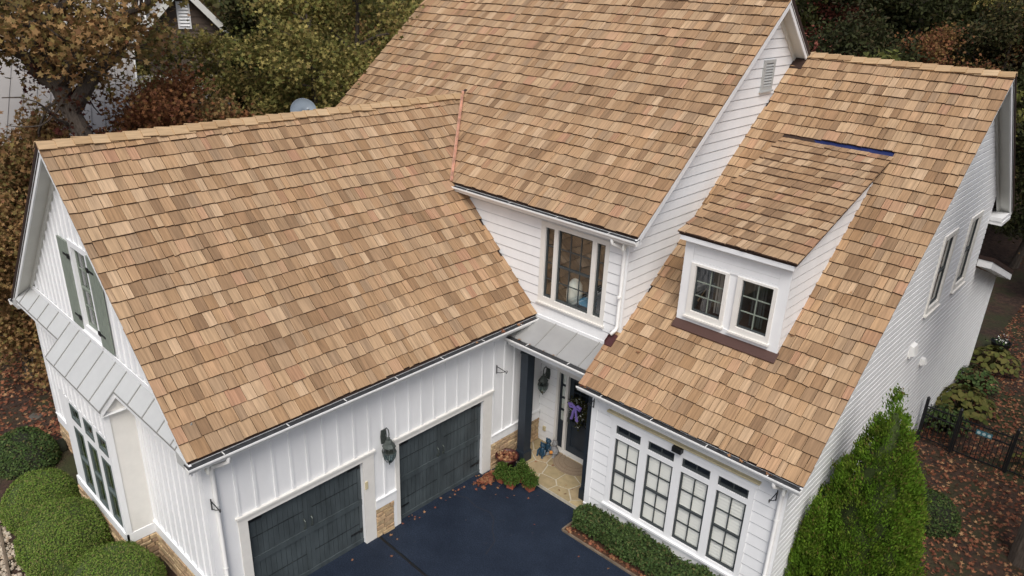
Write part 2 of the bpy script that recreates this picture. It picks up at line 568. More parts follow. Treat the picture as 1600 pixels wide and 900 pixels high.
STAR = np.array([(0, -.55), (.10, -.12), (.42, -.32), (.28, .0), (.55, .18), (.18, .18), (0, .62), (-.18, .18), (-.55, .18), (-.28, 0), (-.42, -.32), (-.10, -.12)])
LOBE = np.array([(0, -.5), (.16, -.16), (.5, -.1), (.26, .14), (.2, .5), (-.06, .22), (-.42, .42), (-.26, .04), (-.48, -.26), (-.14, -.18)])
OVAL = np.array([(0, -.5), (.22, -.15), (.2, .2), (0, .5), (-.2, .2), (-.22, -.15)])
QUAD = np.array([(0, -.5), (.28, .0), (0, .5), (-.28, 0)])
FAN = np.array([(-.08, -.5), (.08, -.5), (.34, .2), (.2, .5), (0, .36), (-.2, .5), (-.34, .2)])

def leaves(pos, size, shape, normals=None, up=0.6, spread=1.0, fold=0.15):
    k = len(pos)
    a, b, n = rot_basis(k, up, normals, spread)
    sz = size * RNG.uniform(.65, 1.3, k)
    v = pos[:, None, :] + (shape[None, :, 0, None] * a[:, None, :] + shape[None, :, 1, None] * b[:, None, :] + (np.abs(shape[None, :, 0, None]) * fold) * n[:, None, :]) * sz[:, None, None]
    return v

# ================================================================== SETTING
def terrain_z(x, y):
    z = -0.02
    if x < -9.5:
        z -= min(2.2, (-9.5 - x) * .14)
    if y > 24:
        z += min(9, (y - 24) * .11)
    z += .10 * math.sin(x * .7) * math.cos(y * .6) if (x < -9.8 or y > 6 or x > 9) else 0
    return z

def build_ground():
    xs = [-900, -500, -250, -150] + list(np.arange(-100, 60.1, 1.6)) + [100, 200, 500, 900]
    ys = [-900, -400, -200, -100, -60] + list(np.arange(-40, 110.1, 1.6)) + [200, 400, 900]
    v = [(x, y, terrain_z(x, y)) for y in ys for x in xs]
    nx = len(xs)
    f = [(j * nx + i, j * nx + i + 1, (j + 1) * nx + i + 1, (j + 1) * nx + i) for j in range(len(ys) - 1) for i in range(nx - 1)]
    me = bpy.data.meshes.new('ground')
    me.from_pydata(v, [], f)
    me.polygons.foreach_set('use_smooth', [True] * len(me.polygons))
    me.materials.append(M_ground)
    o = bpy.data.objects.new('ground', me)
    C.objects.link(o)
    o['kind'] = 'structure'
    o['label'] = 'leaf covered sloping forest floor round the house'
build_ground()

def sheet(name, pts, z0, z1, M, label, parent=None):
    b = MB()
    n = len(pts)
    b.poly([(x, y, z0) for x, y in pts] + [(x, y, z1) for x, y in pts],
           [tuple(range(n, 2 * n))] + [(i, (i + 1) % n, n + (i + 1) % n, n + i) for i in range(n)])
    o = b.build(name, M, parent, label)
    o['kind'] = 'structure'
    return o
drive = sheet('driveway', [(-.12, -8.4), (7, -14), (30, -14), (30, -5.245), (12, -5.245), (-.12, -4.99)], -.15, 0.0, M_asphalt, 'dark blue black asphalt driveway in front of the garage')
b = MB()
b.poly([(-.12, -4.925, 0), (12, -5.18, 0), (30, -5.18, 0), (30, -2.2, 0), (7.3, -1.72, 0), (2.93, -1.72, 0), (2.93, -.88, 0), (-.12, -.5, 0)], [tuple(range(8))])
b.build('driveway_slab', M_asphalt, drive)
b = MB()
b.hexa([(-.1, -4.99, -.06), (30, -5.3, -.06), (30, -4.9, -.06), (-.1, -4.9, -.06), (-.1, -4.99, -.012), (30, -5.3, -.012), (30, -4.9, -.012), (-.1, -4.9, -.012)])
b.build('joint_filler', M_black, drive)
# crack in the asphalt
b = MB()
pts = [(.05, -2.75), (.45, -2.52), (.85, -2.60), (1.25, -2.5), (1.5, -2.62), (1.72, -2.9), (2.05, -3.15), (2.2, -3.6)]
for i in range(len(pts) - 1):
    (x0, y0), (x1, y1) = pts[i], pts[i + 1]
    d = Vector((x1 - x0, y1 - y0)).normalized()
    p = Vector((-d.y, d.x)) * .012
    b.poly([(x0 + p.x, y0 + p.y, .004), (x0 - p.x, y0 - p.y, .004), (x1 - p.x, y1 - p.y, .004), (x1 + p.x, y1 + p.y, .004)], [(0, 1, 2, 3)])
b.build('crack_filler', mat('crack_filler', (.019, .022, .030), .9), drive)

# porch floor and its flagstones
floor = sheet('porch_floor', [(.0, -.52), (.5, -.52), (.95, -.88), (2.93, -.90), (2.93, .70), (0, .70)], -.1, .095, M_flagm, 'flagstone porch floor before the front door')
def flagstones():
    seeds = []
    rnd = random.Random(3)
    for j in range(4):
        for i in range(6):
            seeds.append(Vector((.05 + i * .52 + (.26 if j % 2 else 0) + rnd.uniform(-.16, .16), -.78 + j * .46 + rnd.uniform(-.12, .12))))
    outer = [V(.02, -.50), V(.5, -.505), V(.96, -.865), V(2.86, -.885), V(2.86, .67), V(.02, .67)]
    outer = [Vector((p[0], p[1])) for p in outer]
    for s in seeds:
        poly = outer[:]
        for q in seeds:
            if q is s:
                continue
            mid, d = (s + q) / 2, (q - s).normalized()
            lim = mid.dot(d) - .017
            new = []
            for i in range(len(poly)):
                a, c = poly[i], poly[(i + 1) % len(poly)]
                da, dc = a.dot(d) - lim, c.dot(d) - lim
                if da <= 0:
                    new.append(a)
                if (da < 0) != (dc < 0):
                    new.append(a + (c - a) * (da / (da - dc)))
            poly = new
            if len(poly) < 3:
                break
        if len(poly) < 3:
            continue
        b = MB()
        n = len(poly)
        h = .106 + rnd.uniform(-.002, .004)
        b.poly([(p.x, p.y, .06) for p in poly] + [(p.x, p.y, h) for p in poly], [tuple(range(n, 2 * n))] + [(i, (i + 1) % n, n + (i + 1) % n, n + i) for i in range(n)],
               [(p.x, p.y) for p in poly] * 2, rnd.random())
        b.build('flagstone', M_flag, floor)
flagstones()

# mulch bed with timber edging
bed = sheet('mulch_bed', [(2.93, -1.70), (8.4, -1.70), (8.4, -.84), (2.93, -.84)], -.05, .03, M_mulch, 'mulch bed under the low hedge')
b = MB()
b.box((2.90, -1.73, -.05), (2.945, -.9, .055))
b.box((2.945, -1.745, -.05), (8.4, -1.705, .05))
b.build('bed_edging', M_edge, bed)
# pebble bed with stepping stones at the far left
pb = sheet('pebble_bed', [(-8.2, -11.55), (-1.0, -11.9), (-1.0, -16), (-9.5, -16), (-9.6, -11.3)], -.1, .0, M_mortar, 'pebble bed in front of the clipped shrubs')

# ================================================================== HOUSE
HOUSE = thing('house', 'white two storey house with new cedar shingle roofs and an attached garage', 'house')

def cross(outline, z):
    xs = []
    n = len(outline)
    for i in range(n):
        (u0, z0), (u1, z1) = outline[i], outline[(i + 1) % n]
        if (z0 - z) * (z1 - z) < 0:
            xs.append(u0 + (u1 - u0) * (z - z0) / (z1 - z0))
    return (min(xs), max(xs)) if xs else None

def pieces(outline, holes, za, zb):
    """trapezoids (z0,z1,a0,b0,a1,b1) of the outline between two heights, holes left out"""
    zs = sorted({za, zb} | {z for _, z in outline if za < z < zb} | {z for h in holes for z in h[2:4] if za < z < zb})
    out = []
    e = 1e-5
    for z0, z1 in zip(zs[:-1], zs[1:]):
        c0, c1 = cross(outline, z0 + e), cross(outline, z1 - e)
        if not c0 or not c1:
            continue
        zm = (z0 + z1) / 2
        cuts = sorted((h[0], h[1]) for h in holes if h[2] < zm < h[3])
        a0, a1 = c0[0], c1[0]
        for h0, h1 in cuts:
            if h0 > min(a0, a1):
                out.append((z0, z1, a0, min(h0, max(c0[1], a0)), a1, min(h0, max(c1[1], a1))))
            a0, a1 = max(a0, h1), max(a1, h1)
        if a0 < c0[1] or a1 < c1[1]:
            out.append((z0, z1, min(a0, c0[1]), c0[1], min(a1, c1[1]), c1[1]))
    return [p for p in out if p[3] - p[2] > 1e-3 or p[5] - p[4] > 1e-3]

def wall(fr, outline, holes=(), style=None, expo=.25, z_first=None, label=None, name='wall', parent=None, boards=True, bat_at=None, bat_z=None, thick=.10, M=None, lapgap=.024, prd=.026, back=None):
    b = MB()
    zlo, zhi = min(z for _, z in outline), max(z for _, z in outline)
    for z0, z1, a0, b0, a1, b1 in pieces(outline, holes, zlo, zhi):
        g = fr.p
        b.hexa([g(a0, z0, -thick), g(b0, z0, -thick), g(b0, z0), g(a0, z0), g(a1, z1, -thick), g(b1, z1, -thick), g(b1, z1), g(a1, z1)])
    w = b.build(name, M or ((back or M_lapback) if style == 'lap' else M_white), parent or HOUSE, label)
    if style == 'lap':
        z = zlo if z_first is None else z_first
        big = MB()
        while z < zhi - .01:
            zt = min(z + expo, zhi)
            b = MB() if boards else big
            nj = random.uniform(-.0015, .0015)
            f = lambda zz: prd + nj - (prd - .008) * (zz - z) / expo
            pcs = pieces(outline, holes, max(z, zlo), max(max(z, zlo) + .02, zt - lapgap))
            runs = []
            for q in pcs:
                hit = [r for r in runs if any(abs(k[1] - q[0]) < 1e-6 and k[4] < q[3] - .001 and k[5] > q[2] + .001 for k in r)]
                if hit:
                    hit[0].append(q)
                    for r in hit[1:]:
                        hit[0].extend(r)
                        runs.remove(r)
                else:
                    runs.append([q])
            for z0, z1, a0, b0, a1, b1, last in [(*q, i == len(r) - 1) for r in runs for i, q in enumerate(r)]:
                g = fr.p
                b.hexa([g(a0, z0, -.01), g(b0, z0, -.01), g(b0, z0, f(z0)), g(a0, z0, f(z0)), g(a1, z1, -.01), g(b1, z1, -.01), g(b1, z1, f(z1)), g(a1, z1, f(z1))])
                if boards and last:
                    b.build('siding_board', M_white, w)
                    b = MB()
            z = zt
        if not boards:
            big.build('siding_board', M_white, w, kind='stuff')
    elif style == 'batten':
        for u in bat_at:
            cz = cross([(zz, uu) for uu, zz in outline], u)
            if not cz:
                continue
            lo, hi = max(cz[0], bat_z[0]), min(cz[1], bat_z[1])
            cuts = sorted((h[2], h[3]) for h in holes if h[0] - .03 < u < h[1] + .03)
            segs = []
            for h0, h1 in cuts:
                if h0 > lo:
                    segs.append((lo, min(h0, hi)))
                lo = max(lo, h1)
            if lo < hi:
                segs.append((lo, hi))
            for s0, s1 in segs:
                if s1 - s0 > .05:
                    b = MB()
                    b.fbox(fr, u - .028, u + .028, s0, s1, -.01, .026)
                    b.build('batten', M_white, w)
    return w

# key measures, metres
GX, GY, GE, GEX, GRX, GRZ = 0.0, -8.77, 4.28, .335, -4.492, 8.991      # garage: front plane, gable plane, eave z, eave x, ridge x, ridge z
GSL = (GRZ - GE) / (GEX - GRX)
GLX = 2 * GRX - GEX                                                     # left eave x
MXR, MXL, MEY, MEZ, MSL, MRY = 3.228, -9.28, -.28, 7.142, .851, 5.394   # main roof
MRZ = MEZ + MSL * (MRY - MEY)
WEY, WEZ, WSL, WRY, WXR, WXL = -1.166, 3.736, .827, 7.10, 7.928, 2.67   # right wing roof
WRZ = WEZ + WSL * (WRY - WEY)
MWX, WWX, WFY = 2.865, 7.58, -.846                                      # main gable wall x, wing gable wall x, wing front y
wz = lambda y: WEZ + WSL * (y - WEY)
mz = lambda y: MEZ + MSL * (y - MEY)
gz = lambda x: GE + GSL * (GEX - x)

F_gar = Frame((0, 0, 0), (0, 1, 0), (1, 0, 0))
F_gab = Frame((0, GY, 0), (1, 0, 0), (0, -1, 0))
F_main = Frame((0, 0, 0), (1, 0, 0), (0, -1, 0))
F_mgab = Frame((MWX, 0, 0), (0, 1, 0), (1, 0, 0))
F_wing = Frame((0, WFY, 0), (1, 0, 0), (0, -1, 0))
F_wgab = Frame((WWX, 0, 0), (0, 1, 0), (1, 0, 0))
F_door = Frame((0, .68, 0), (1, 0, 0), (0, -1, 0))
F_bump = Frame((0, -9.36, 0), (1, 0, 0), (0, -1, 0))

# ------------------------------------------------------------------ garage front
DOORS = [(-8.055, -5.316), (-4.307, -1.568)]
DH = 2.27
holes = [(a, c, -.5, DH) for a, c in DOORS]
bats = [-8.55, -8.19, -7.81, -7.39, -7.01, -6.64, -6.25, -5.88, -5.49, -5.10, -4.72, -4.34, -3.97, -3.6, -3.22, -2.84, -2.46, -2.08, -1.62, -1.20, -.82, -.45, -.08]
bholes = [(-8.28, -5.0, -1, 2.46), (-4.43, -1.25, -1, 2.46)]
wf = wall(F_gar, [(GY + .002, -.3), (.66, -.3), (.66, 4.25), (GY + .002, 4.25)], holes, None, label='board and batten garage front wall')
def batten_set():
    for u in bats:
        z0 = 1.05
        for h in bholes:
            if h[0] < u < h[1]:
                z0 = h[3]
        b = MB()
        b.fbox(F_gar, u - .026, u + .026, z0, 4.12, -.01, .024)
        b.build('batten', M_white, wf)
batten_set()
# trim round the garage doors, ledges, frieze
b = MB()
for (a, c), (l, r) in zip(DOORS, [(.19, .295), (.112, .30)]):
    b.fbox(F_gar, a - l, a, -.02, DH + .001, -.10, .030)
    b.fbox(F_gar, c + .001, c + r, -.02, DH + .001, -.02, .030)
    b.fbox(F_gar, c + .0005, c + .06, -.02, DH, -.10, .012)
    b.fbox(F_gar, a - l - .01, c + r + .01, DH + .002, DH + .13, -.10, .034)
    b.fbox(F_gar, a - l - .04, c + r + .04, DH + .131, DH + .18, -.02, .065)
b.build('door_casing', M_trim, HOUSE)
b = MB()
for y0, y1 in [(-5.019, -4.422), (-1.267, .655)]:
    b.fbox(F_gar, y0, y1, .80, 1.035, -.01, .040)
    b.fbox(F_gar, y0, y1, 1.036, 1.06, -.01, .060)
b.each('ledge_board', M_white, HOUSE)
b = MB()
b.fbox(F_gar, GY, .0, 4.10, 4.24, -.01, .028)
b.fbox(F_gar, GY + .001, GY + .13, .95, 4.099, -.01, .032)
b.fbox(F_gar, GY + .16, GY + .22, .95, 4.099, -.01, .03)
b.each('corner_board', M_white, HOUSE)

def stone_veneer(fr, u0, u1, v0, v1, name='stone_base', label=None, rowh=.115, seed=1, skip=None):
    rnd = random.Random(seed)
    b = MB()
    b.fbox(fr, u0, u1, v0, v1, -.02, .012)
    w = b.build(name, M_mortar, HOUSE, label)
    v = v0
    while v < v1 - .03:
        h = min(rnd.uniform(.7, 1.35) * rowh, v1 - v)
        if v1 - v - h < .05:
            h = v1 - v
        u = u0
        while u < u1 - .01:
            l = min(rnd.uniform(.14, .42), u1 - u)
            if u1 - u - l < .08:
                l = u1 - u
            d = rnd.uniform(.032, .062)
            j = lambda: rnd.uniform(-.008, .008)
            b = MB()
            g = fr.p
            a0, a1, c0, c1 = u + .006, u + l - .006, v + .006, v + h - .006
            ch = .012
            B4 = [g(a0 + j() * .4, c0, 0), g(a1 + j() * .4, c0, 0), g(a1 + j() * .4, c1, 0), g(a0, c1, 0)]
            F4 = [g(a0 + ch, c0 + ch + j(), d + j()), g(a1 - ch, c0 + ch + j(), d + j()), g(a1 - ch, c1 - ch + j(), d + j()), g(a0 + ch, c1 - ch + j(), d + j())]
            b.poly(B4 + F4, [(4, 5, 6, 7), (0, 1, 5, 4), (1, 2, 6, 5), (2, 3, 7, 6), (3, 0, 4, 7)], [(a0, c0), (a1, c0), (a1, c1), (a0, c1)] * 2, rnd.random())
            b.build('stone', M_stone, w)
            u += l
        v += h
    return w
stone_veneer(F_gar, -5.018, -4.505, -.02, .80, label='tan stacked stone pier base between the garage doors', seed=4)
b = MB()
b.fbox(F_gar, -4.503, -4.4215, -.02, .799, -.01, .034)
b.each('corner_board', M_white, HOUSE)
stone_veneer(F_gar, -1.265, .655, -.02, .80, label='tan stacked stone wall base beside the porch', seed=5)

# ------------------------------------------------------------------ garage doors
def garage_door(y0, y1, seed):
    rnd = random.Random(seed)
    fr = Frame((-.10, 0, 0), (0, 1, 0), (1, 0, 0))
    b = MB()
    b.fbox(fr, y0 - .02, y1 + .02, 0, DH + .03, -.05, -.005)
    d = b.build('garage_door', M_slate, HOUSE, 'dark slate blue carriage style garage door')
    mid = (y0 + y1) / 2
    for z0, z1 in [(.10, 1.07), (1.21, DH)]:
        for lo, hi in [(y0 + .09, mid - .10), (mid + .10, y1 - .09)]:
            n = 10
            w = (hi - lo) / n
            for i in range(n):
                b = MB()
                b.fbox(fr, lo + i * w + .005, lo + (i + 1) * w - .005, z0, z1, -.01, .004 + rnd.uniform(0, .003))
                b.build('plank', M_slate, d)
    for z0, z1, t in [(0.0, .105, .030), (1.07, 1.215, .030)]:
        b = MB()
        b.fbox(fr, y0, y1, z0, z1, -.01, t)
        b.build('rail', M_slate, d)
    for z0, z1 in [(.106, 1.069), (1.216, DH)]:
        for a, c in [(y0, y0 + .09), (mid - .10, mid - .003), (mid + .003, mid + .10), (y1 - .09, y1)]:
            b = MB()
            b.fbox(fr, a, c, z0, z1, -.01, .018)
            b.build('stile', M_slate, d)
    b = MB()
    b.fbox(fr, y0 + .09, mid - .1, 1.70, 1.716, 0, .009)
    b.fbox(fr, mid + .1, y1 - .09, 1.70, 1.716, 0, .009)
    b.fbox(fr, y0 + .09, mid - .1, .55, .566, 0, .009)
    b.fbox(fr, mid + .1, y1 - .09, .55, .566, 0, .009)
    b.each('section_seam', M_black, d)
    for yy in (mid - .10, mid + .07):
        b = MB()
        b.tube([fr.p(yy, 1.27, .015), fr.p(yy, 1.30, .06), fr.p(yy, 1.38, .07), fr.p(yy, 1.46, .06), fr.p(yy, 1.49, .015)], .013, 6)
        b.fbox(fr, yy - .02, yy + .02, 1.24, 1.30, .0, .024)
        b.fbox(fr, yy - .02, yy + .02, 1.46, 1.52, .0, .024)
        b.build('handle', M_bronze, d)
    for yy, s in ((y0 + .02, 1), (y1 - .02, -1)):
        for zz in (.36, DH - .14):
            b = MB()
            b.fbox(fr, min(yy, yy + s * .32), max(yy, yy + s * .32), zz - .02, zz + .02, .018, .028)
            b.fbox(fr, min(yy, yy + s * .06), max(yy, yy + s * .06), zz - .06, zz + .06, .018, .0275)
            b.build('hinge', M_black, d)
garage_door(*DOORS[0], 1)
garage_door(*DOORS[1], 2)
b = MB()
b.fbox(F_gar, -5.29, -5.22, 1.52, 1.72, .012, .05)
b.build('keypad', M_tan, HOUSE)

# ------------------------------------------------------------------ windows
def window(fr, outer, units, label, casing=M_trim, sash=M_sash, glass=M_glass, proud=.035, deep=.06, room=.55, sill=True, blind=None, muntin=None, sashw=.045, blind_gap=.0, blind_step=.066):
    """outer = casing rectangle (u0,u1,v0,v1); units = list of (u0,u1,v0,v1,cols,rows,meeting rail)"""
    u0, u1, v0, v1 = outer
    b = MB()
    # casing: the outer rectangle with the unit openings left out
    for z0, z1, a0, b0, a1, b1 in pieces([(u0, v0), (u1, v0), (u1, v1), (u0, v1)], [q[:4] for q in units], v0, v1):
        b.fbox(fr, a0, b0, z0, z1, -deep - .05, proud)
    w = b.build('window', casing, HOUSE, label)
    if sill:
        b = MB()
        b.fbox(fr, u0 - .03, u1 + .03, v0 - .045, v0 - .001, -.01, proud + .045)
        b.build('sill', casing, w)
    for a, c, z0, z1, nc, nr, meet in units:
        b = MB()
        s = sashw
        d0, d1 = -deep, -deep + .035
        b.fbox(fr, a, a + s, z0, z1, d0, d1)
        b.fbox(fr, c - s, c, z0, z1, d0, d1)
        b.fbox(fr, a + s, c - s, z0, z0 + s * 1.3, d0, d1)
        b.fbox(fr, a + s, c - s, z1 - s, z1, d0, d1)
        if meet:
            zm = (z0 + z1) / 2
            b.fbox(fr, a + s, c - s, zm - .024, zm + .024, d0, d1 + .012)
        b.build('sash', sash, w)
        b = MB()
        ga, gc, g0, g1 = a + s, c - s, z0 + s * 1.3, z1 - s
        cw, rh = (gc - ga) / nc, (g1 - g0) / nr
        for i in range(1, nc):
            b.fbox(fr, ga + i * cw - .011, ga + i * cw + .011, g0, g1, -deep + .004, -deep + .026)
        for j in range(1, nr):
            if meet and j * 2 == nr:
                continue
            b.fbox(fr, ga, gc, g0 + j * rh - .011, g0 + j * rh + .011, -deep + .003, -deep + .025)
        if b.v:
            b.build('muntins', muntin or sash, w)
        for i in range(nc):
            for j in range(nr):
                b = MB()
                g = fr.p
                x0, x1, y0, y1 = ga + i * cw, ga + (i + 1) * cw, g0 + j * rh, g0 + (j + 1) * rh
                t = [random.uniform(-.0012, .0012) for _ in range(4)]
                n0 = -deep + .012
                b.poly([g(x0, y0, n0 + t[0]), g(x1, y0, n0 + t[1]), g(x1, y1, n0 + t[2]), g(x0, y1, n0 + t[3])], [(0, 1, 2, 3)])
                b.build('pane', glass, w)
        if blind:
            b = MB()
            z = z0 + blind_gap
            while z < z1:
                g = fr.p
                n0, n1 = -deep - .030, -deep - .006
                tl = .058
                b.hexa([g(a, z + tl, n0), g(c, z + tl, n0), g(c, z, n1), g(a, z, n1), g(a, z + tl + .004, n0), g(c, z + tl + .004, n0), g(c, z + .004, n1), g(a, z + .004, n1)])
                z += blind_step
            b.build('blind', blind, w, kind='stuff')
            b = MB()
            b.fbox(fr, a, c, z0, z1, -deep - .14, -deep - .12)
            b.build('blind_cords', blind, w)
    # the dark room behind
    b = MB()
    m_ = .012
    q = [fr.p(uu, vv, -deep - .052 if k == 0 else -deep - room) for k in (0, 1) for uu, vv in ((u0 + m_, v0 + m_), (u1 - m_, v0 + m_), (u1 - m_, v1 - m_), (u0 + m_, v1 - m_))]
    b.poly(q, [(4, 5, 6, 7), (0, 1, 5, 4), (1, 2, 6, 5), (2, 3, 7, 6), (3, 0, 4, 7)])
    b.build('room_recess', M_room, w)
    return w

# upper window over the porch
W_MAIN = (.325, 2.37, 4.70, 6.80)
window(F_main, W_MAIN, [(.47, .745, 4.85, 6.67, 1, 4, False), (.86, 1.89, 4.83, 6.69, 3, 4, True), (2.02, 2.26, 4.85, 6.68, 1, 4, False)],
       'upper window with cream casing and dark sashes above the porch roof', glass=M_glass2, deep=.05)
# things on the sill inside the upper window: a white draped shape and a blue box
# wing front windows
ux = [(3.585, 4.253), (4.450, 5.118), (5.312, 5.985), (6.166, 6.847)]
units = []
for a, c in ux:
    units += [(a, c, 2.69, 2.92, 2, 1, False)]
for a, c in ux:
    units += [(a, c, .78, 2.57, 2, 4, True)]

def wing_windows():
    w = window(F_wing, (3.45, 6.97, 2.62, 3.04), units[:4], 'row of four dark transom windows above the tall windows', casing=M_white, sill=False, room=.5, sashw=.04, deep=.03, glass=M_glass2)
    for k, (a, c) in enumerate(ux):
        l = 3.45 if k == 0 else (ux[k - 1][1] + a) / 2 + .0005
        r = 6.97 if k == 3 else (c + ux[k + 1][0]) / 2 - .0005
        window(F_wing, (l, r, .70, 2.619), [units[4 + k]], 'tall ' + ['leftmost', 'second', 'third', 'rightmost'][k] + ' ground floor window with closed white blinds', casing=M_white, blind=M_blind, sill=False, room=.5, glass=M_glass3, deep=.035, blind_step=[.066, .068, .076, .082][k])
    b = MB()
    b.fbox(F_wing, 3.42, 7.0, .645, .699, -.01, .09)
    b.build('sill', M_white, HOUSE)
    b = MB()
    b.fbox(F_wing, 3.40, 7.02, 3.041, 3.19, -.01, .05)
    b.build('head_casing', M_white, HOUSE)
    b = MB()
    b.fbox(F_wing, 3.34, 7.05, 3.191, 3.235, -.01, .11)
    b.build('head_flashing', M_tan, HOUSE)
wing_windows()

# ------------------------------------------------------------------ walls of the main house
wall(F_main, [(-6.0, 4.02), (MWX, 4.02), (MWX, 7.05), (-6.0, 7.05)], [(W_MAIN[0] + .02, W_MAIN[1] - .02, W_MAIN[2] + .02, W_MAIN[3] - .02)], 'lap', .25, 4.08, label='white lap siding wall above the porch')
b = MB()
b.fbox(F_main, MWX - .13, MWX + .024, 4.02, 6.98, -.02, .030)
b.each('corner_board', M_white, HOUSE)
# main gable wall (above the wing roof)
wall(F_mgab, [(-.0, 3.9), (11.0, 3.9), (10.9, mz(0) - .1), (MRY, MRZ - .16), (0.0, mz(0) - .16)], [], 'lap', .228, 4.62, label='tall white gable wall above the right wing roof')
# louvred vent
def vent():
    fr = F_mgab
    b = MB()
    u0, u1, v0, v1 = 5.14, 5.74, 9.75, 10.50
    for z0, z1, a0, b0, a1, b1 in pieces([(u0, v0), (u1, v0), (u1, v1), (u0, v1)], [(u0 + .09, u1 - .09, v0 + .09, v1 - .08)], v0, v1):
        b.fbox(fr, a0, b0, z0, z1, -.01, .06)
    b.fbox(fr, u0 - .03, u1 + .03, v0 - .04, v0 - .001, -.01, .09)
    w = b.build('louvre_vent', M_vent, HOUSE, 'grey white louvred attic vent high on the main gable')
    b = MB()
    b.fbox(fr, u0 + .085, u1 - .085, v0 + .085, v1 - .075, -.01, .026)
    b.build('vent_backing', M_black, w)
    n = 8
    for i in range(n):
        z = v0 + .10 + i * (v1 - v0 - .19) / n
        b = MB()
        g = fr.p
        b.hexa([g(u0 + .09, z + .05, .026), g(u1 - .09, z + .05, .026), g(u1 - .09, z, .058), g(u0 + .09, z, .058),
                g(u0 + .09, z + .062, .026), g(u1 - .09, z + .062, .026), g(u1 - .09, z + .012, .058), g(u0 + .09, z + .012, .058)])
        b.build('slat', M_vent, w)
vent()
# porch recess: door wall, left and right returns, ceiling
wall(F_door, [(0, 0), (MWX, 0), (MWX, 3.6), (0, 3.6)], [(.58, 1.93, 0.05, 2.56)], 'lap', .25, label='white siding wall beside the front door')
b = MB()
b.box((.002, -.62, 3.55), (MWX - .002, .68, 3.62))
b.build('porch_ceiling', M_soffit, HOUSE)
# wing: left return wall, front wall, gable wall
F_wl = Frame((MWX + .004, 0, 0), (0, -1, 0), (-1, 0, 0))
wall(F_wl, [(-.68, 0), (-WFY, 0), (-WFY, 3.62), (-.68, 3.62)], [], 'lap', .25, thick=.08)
wall(F_wing, [(MWX + .01, -.2), (WWX, -.2), (WWX, 3.62), (MWX + .01, 3.62)], [(3.47, 6.95, .72, 3.02)], 'lap', .272, .33, label='white lap siding front wall of the right wing')
b = MB()
b.fbox(F_wing, MWX + .0, MWX + .15, .05, 3.55, -.02, .032)
b.fbox(F_wing, WWX - .14, WWX + .026, .05, 3.55, -.02, .032)
b.fbox(F_wing, MWX + .01, WWX + .03, .05, .33, -.02, .036)
b.fbox(F_wing, MWX + .01, WWX + .03, 3.40, 3.60, -.02, .030)
b.each('corner_board', M_white, HOUSE)
b = MB()
b.fbox(F_wing, MWX, WWX + .03, .331, .36, -.01, .055)
b.fbox(F_wing, MWX - .02, WWX + .02, -.2, .049, -.02, .02)
b.each('skirt_board', M_white, HOUSE)
WG_H = [(6.23, 7.36, 4.80, 6.86), (8.60, 9.74, 4.77, 6.84)]
YB = 11.0
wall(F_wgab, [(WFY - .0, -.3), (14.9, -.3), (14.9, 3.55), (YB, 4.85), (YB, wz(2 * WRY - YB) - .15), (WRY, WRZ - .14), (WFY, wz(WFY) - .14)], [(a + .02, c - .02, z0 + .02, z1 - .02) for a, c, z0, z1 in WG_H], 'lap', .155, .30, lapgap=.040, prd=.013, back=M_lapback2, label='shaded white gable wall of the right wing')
for i, (a, c, z0, z1) in enumerate(WG_H):
    window(F_wgab, (a, c, z0, z1), [(a + .13, c - .13, z0 + .14, z1 - .12, 1, 2, True)], ['nearer', 'farther'][i] + ' tall window in the right gable wall', casing=M_trim, sash=M_sash, room=.6, deep=.045, proud=.045)
# ------------------------------------------------------------------ left gable (garage) wall
GBH = [(-5.01, -3.97, 4.86, 6.93)]
out = [(GLX + .34, -1.3), (0, -1.3), (0, gz(0) - .12), (GRX, GRZ - .12), (GLX + .34, gz(0) - .12)]
bat = [(-8.83 + i * .295) for i in range(30)]
wg = wall(F_gab, out, [(GBH[0][0] + .02, GBH[0][1] - .02, GBH[0][2] + .02, GBH[0][3] - .02)], 'batten', label='board and batten garage gable wall', bat_at=[u for u in bat if u > -8.9 and u < -.1], bat_z=(.93, 8.9))
b = MB()
b.fbox(F_gab, GLX + .34, -.002, .66, .93, -.01, .034)
b.fbox(F_gab, GLX + .34, -.002, .931, .96, -.01, .055)
b.fbox(F_gab, -.14, .030, .961, 4.2, -.01, .0305)
b.fbox(F_gab, GLX + .31, GLX + .46, .961, 4.2, -.01, .0305)
b.each('skirt_board', M_white, HOUSE)
stone_veneer(F_gab, -3.0, -.02, -.25, .655, label='tan stacked stone base under the garage gable', seed=6)
stone_veneer(F_gab, GLX + .36, -5.85, -.75, .655, label='tan stacked stone base left of the bay', seed=8)
window(F_gab, GBH[0], [(-4.87, -4.11, 5.0, 6.80, 2, 4, True)], 'loft window with sage shutters in the garage gable', casing=M_white, sash=M_sage, proud=.04)
# shutters
for k, (a, c) in enumerate([(-5.58, -5.02), (-3.96, -3.40)]):
    b = MB()
    b.fbox(F_gab, a, c, 4.87, 6.86, .026, .045)
    sh = b.build('shutter', M_sage, HOUSE, ['left', 'right'][k] + ' sage green board shutter of the loft window')
    for i in range(4):
        w = (c - a) / 4
        b = MB()
        b.fbox(F_gab, a + i * w + .006, a + (i + 1) * w - .006, 4.865, 6.865, .04, .062)
        b.build('plank', M_sage, sh)
    for zz in (5.15, 6.55):
        b = MB()
        e = c if k == 0 else a
        s = -1 if k == 0 else 1
        b.fbox(F_gab, min(e, e + s * .3), max(e, e + s * .3), zz - .02, zz + .02, .062, .075)
        b.fbox(F_gab, e - .05, e + .05, zz - .05, zz + .05, .062, .085)
        b.build('hinge', M_black, sh)

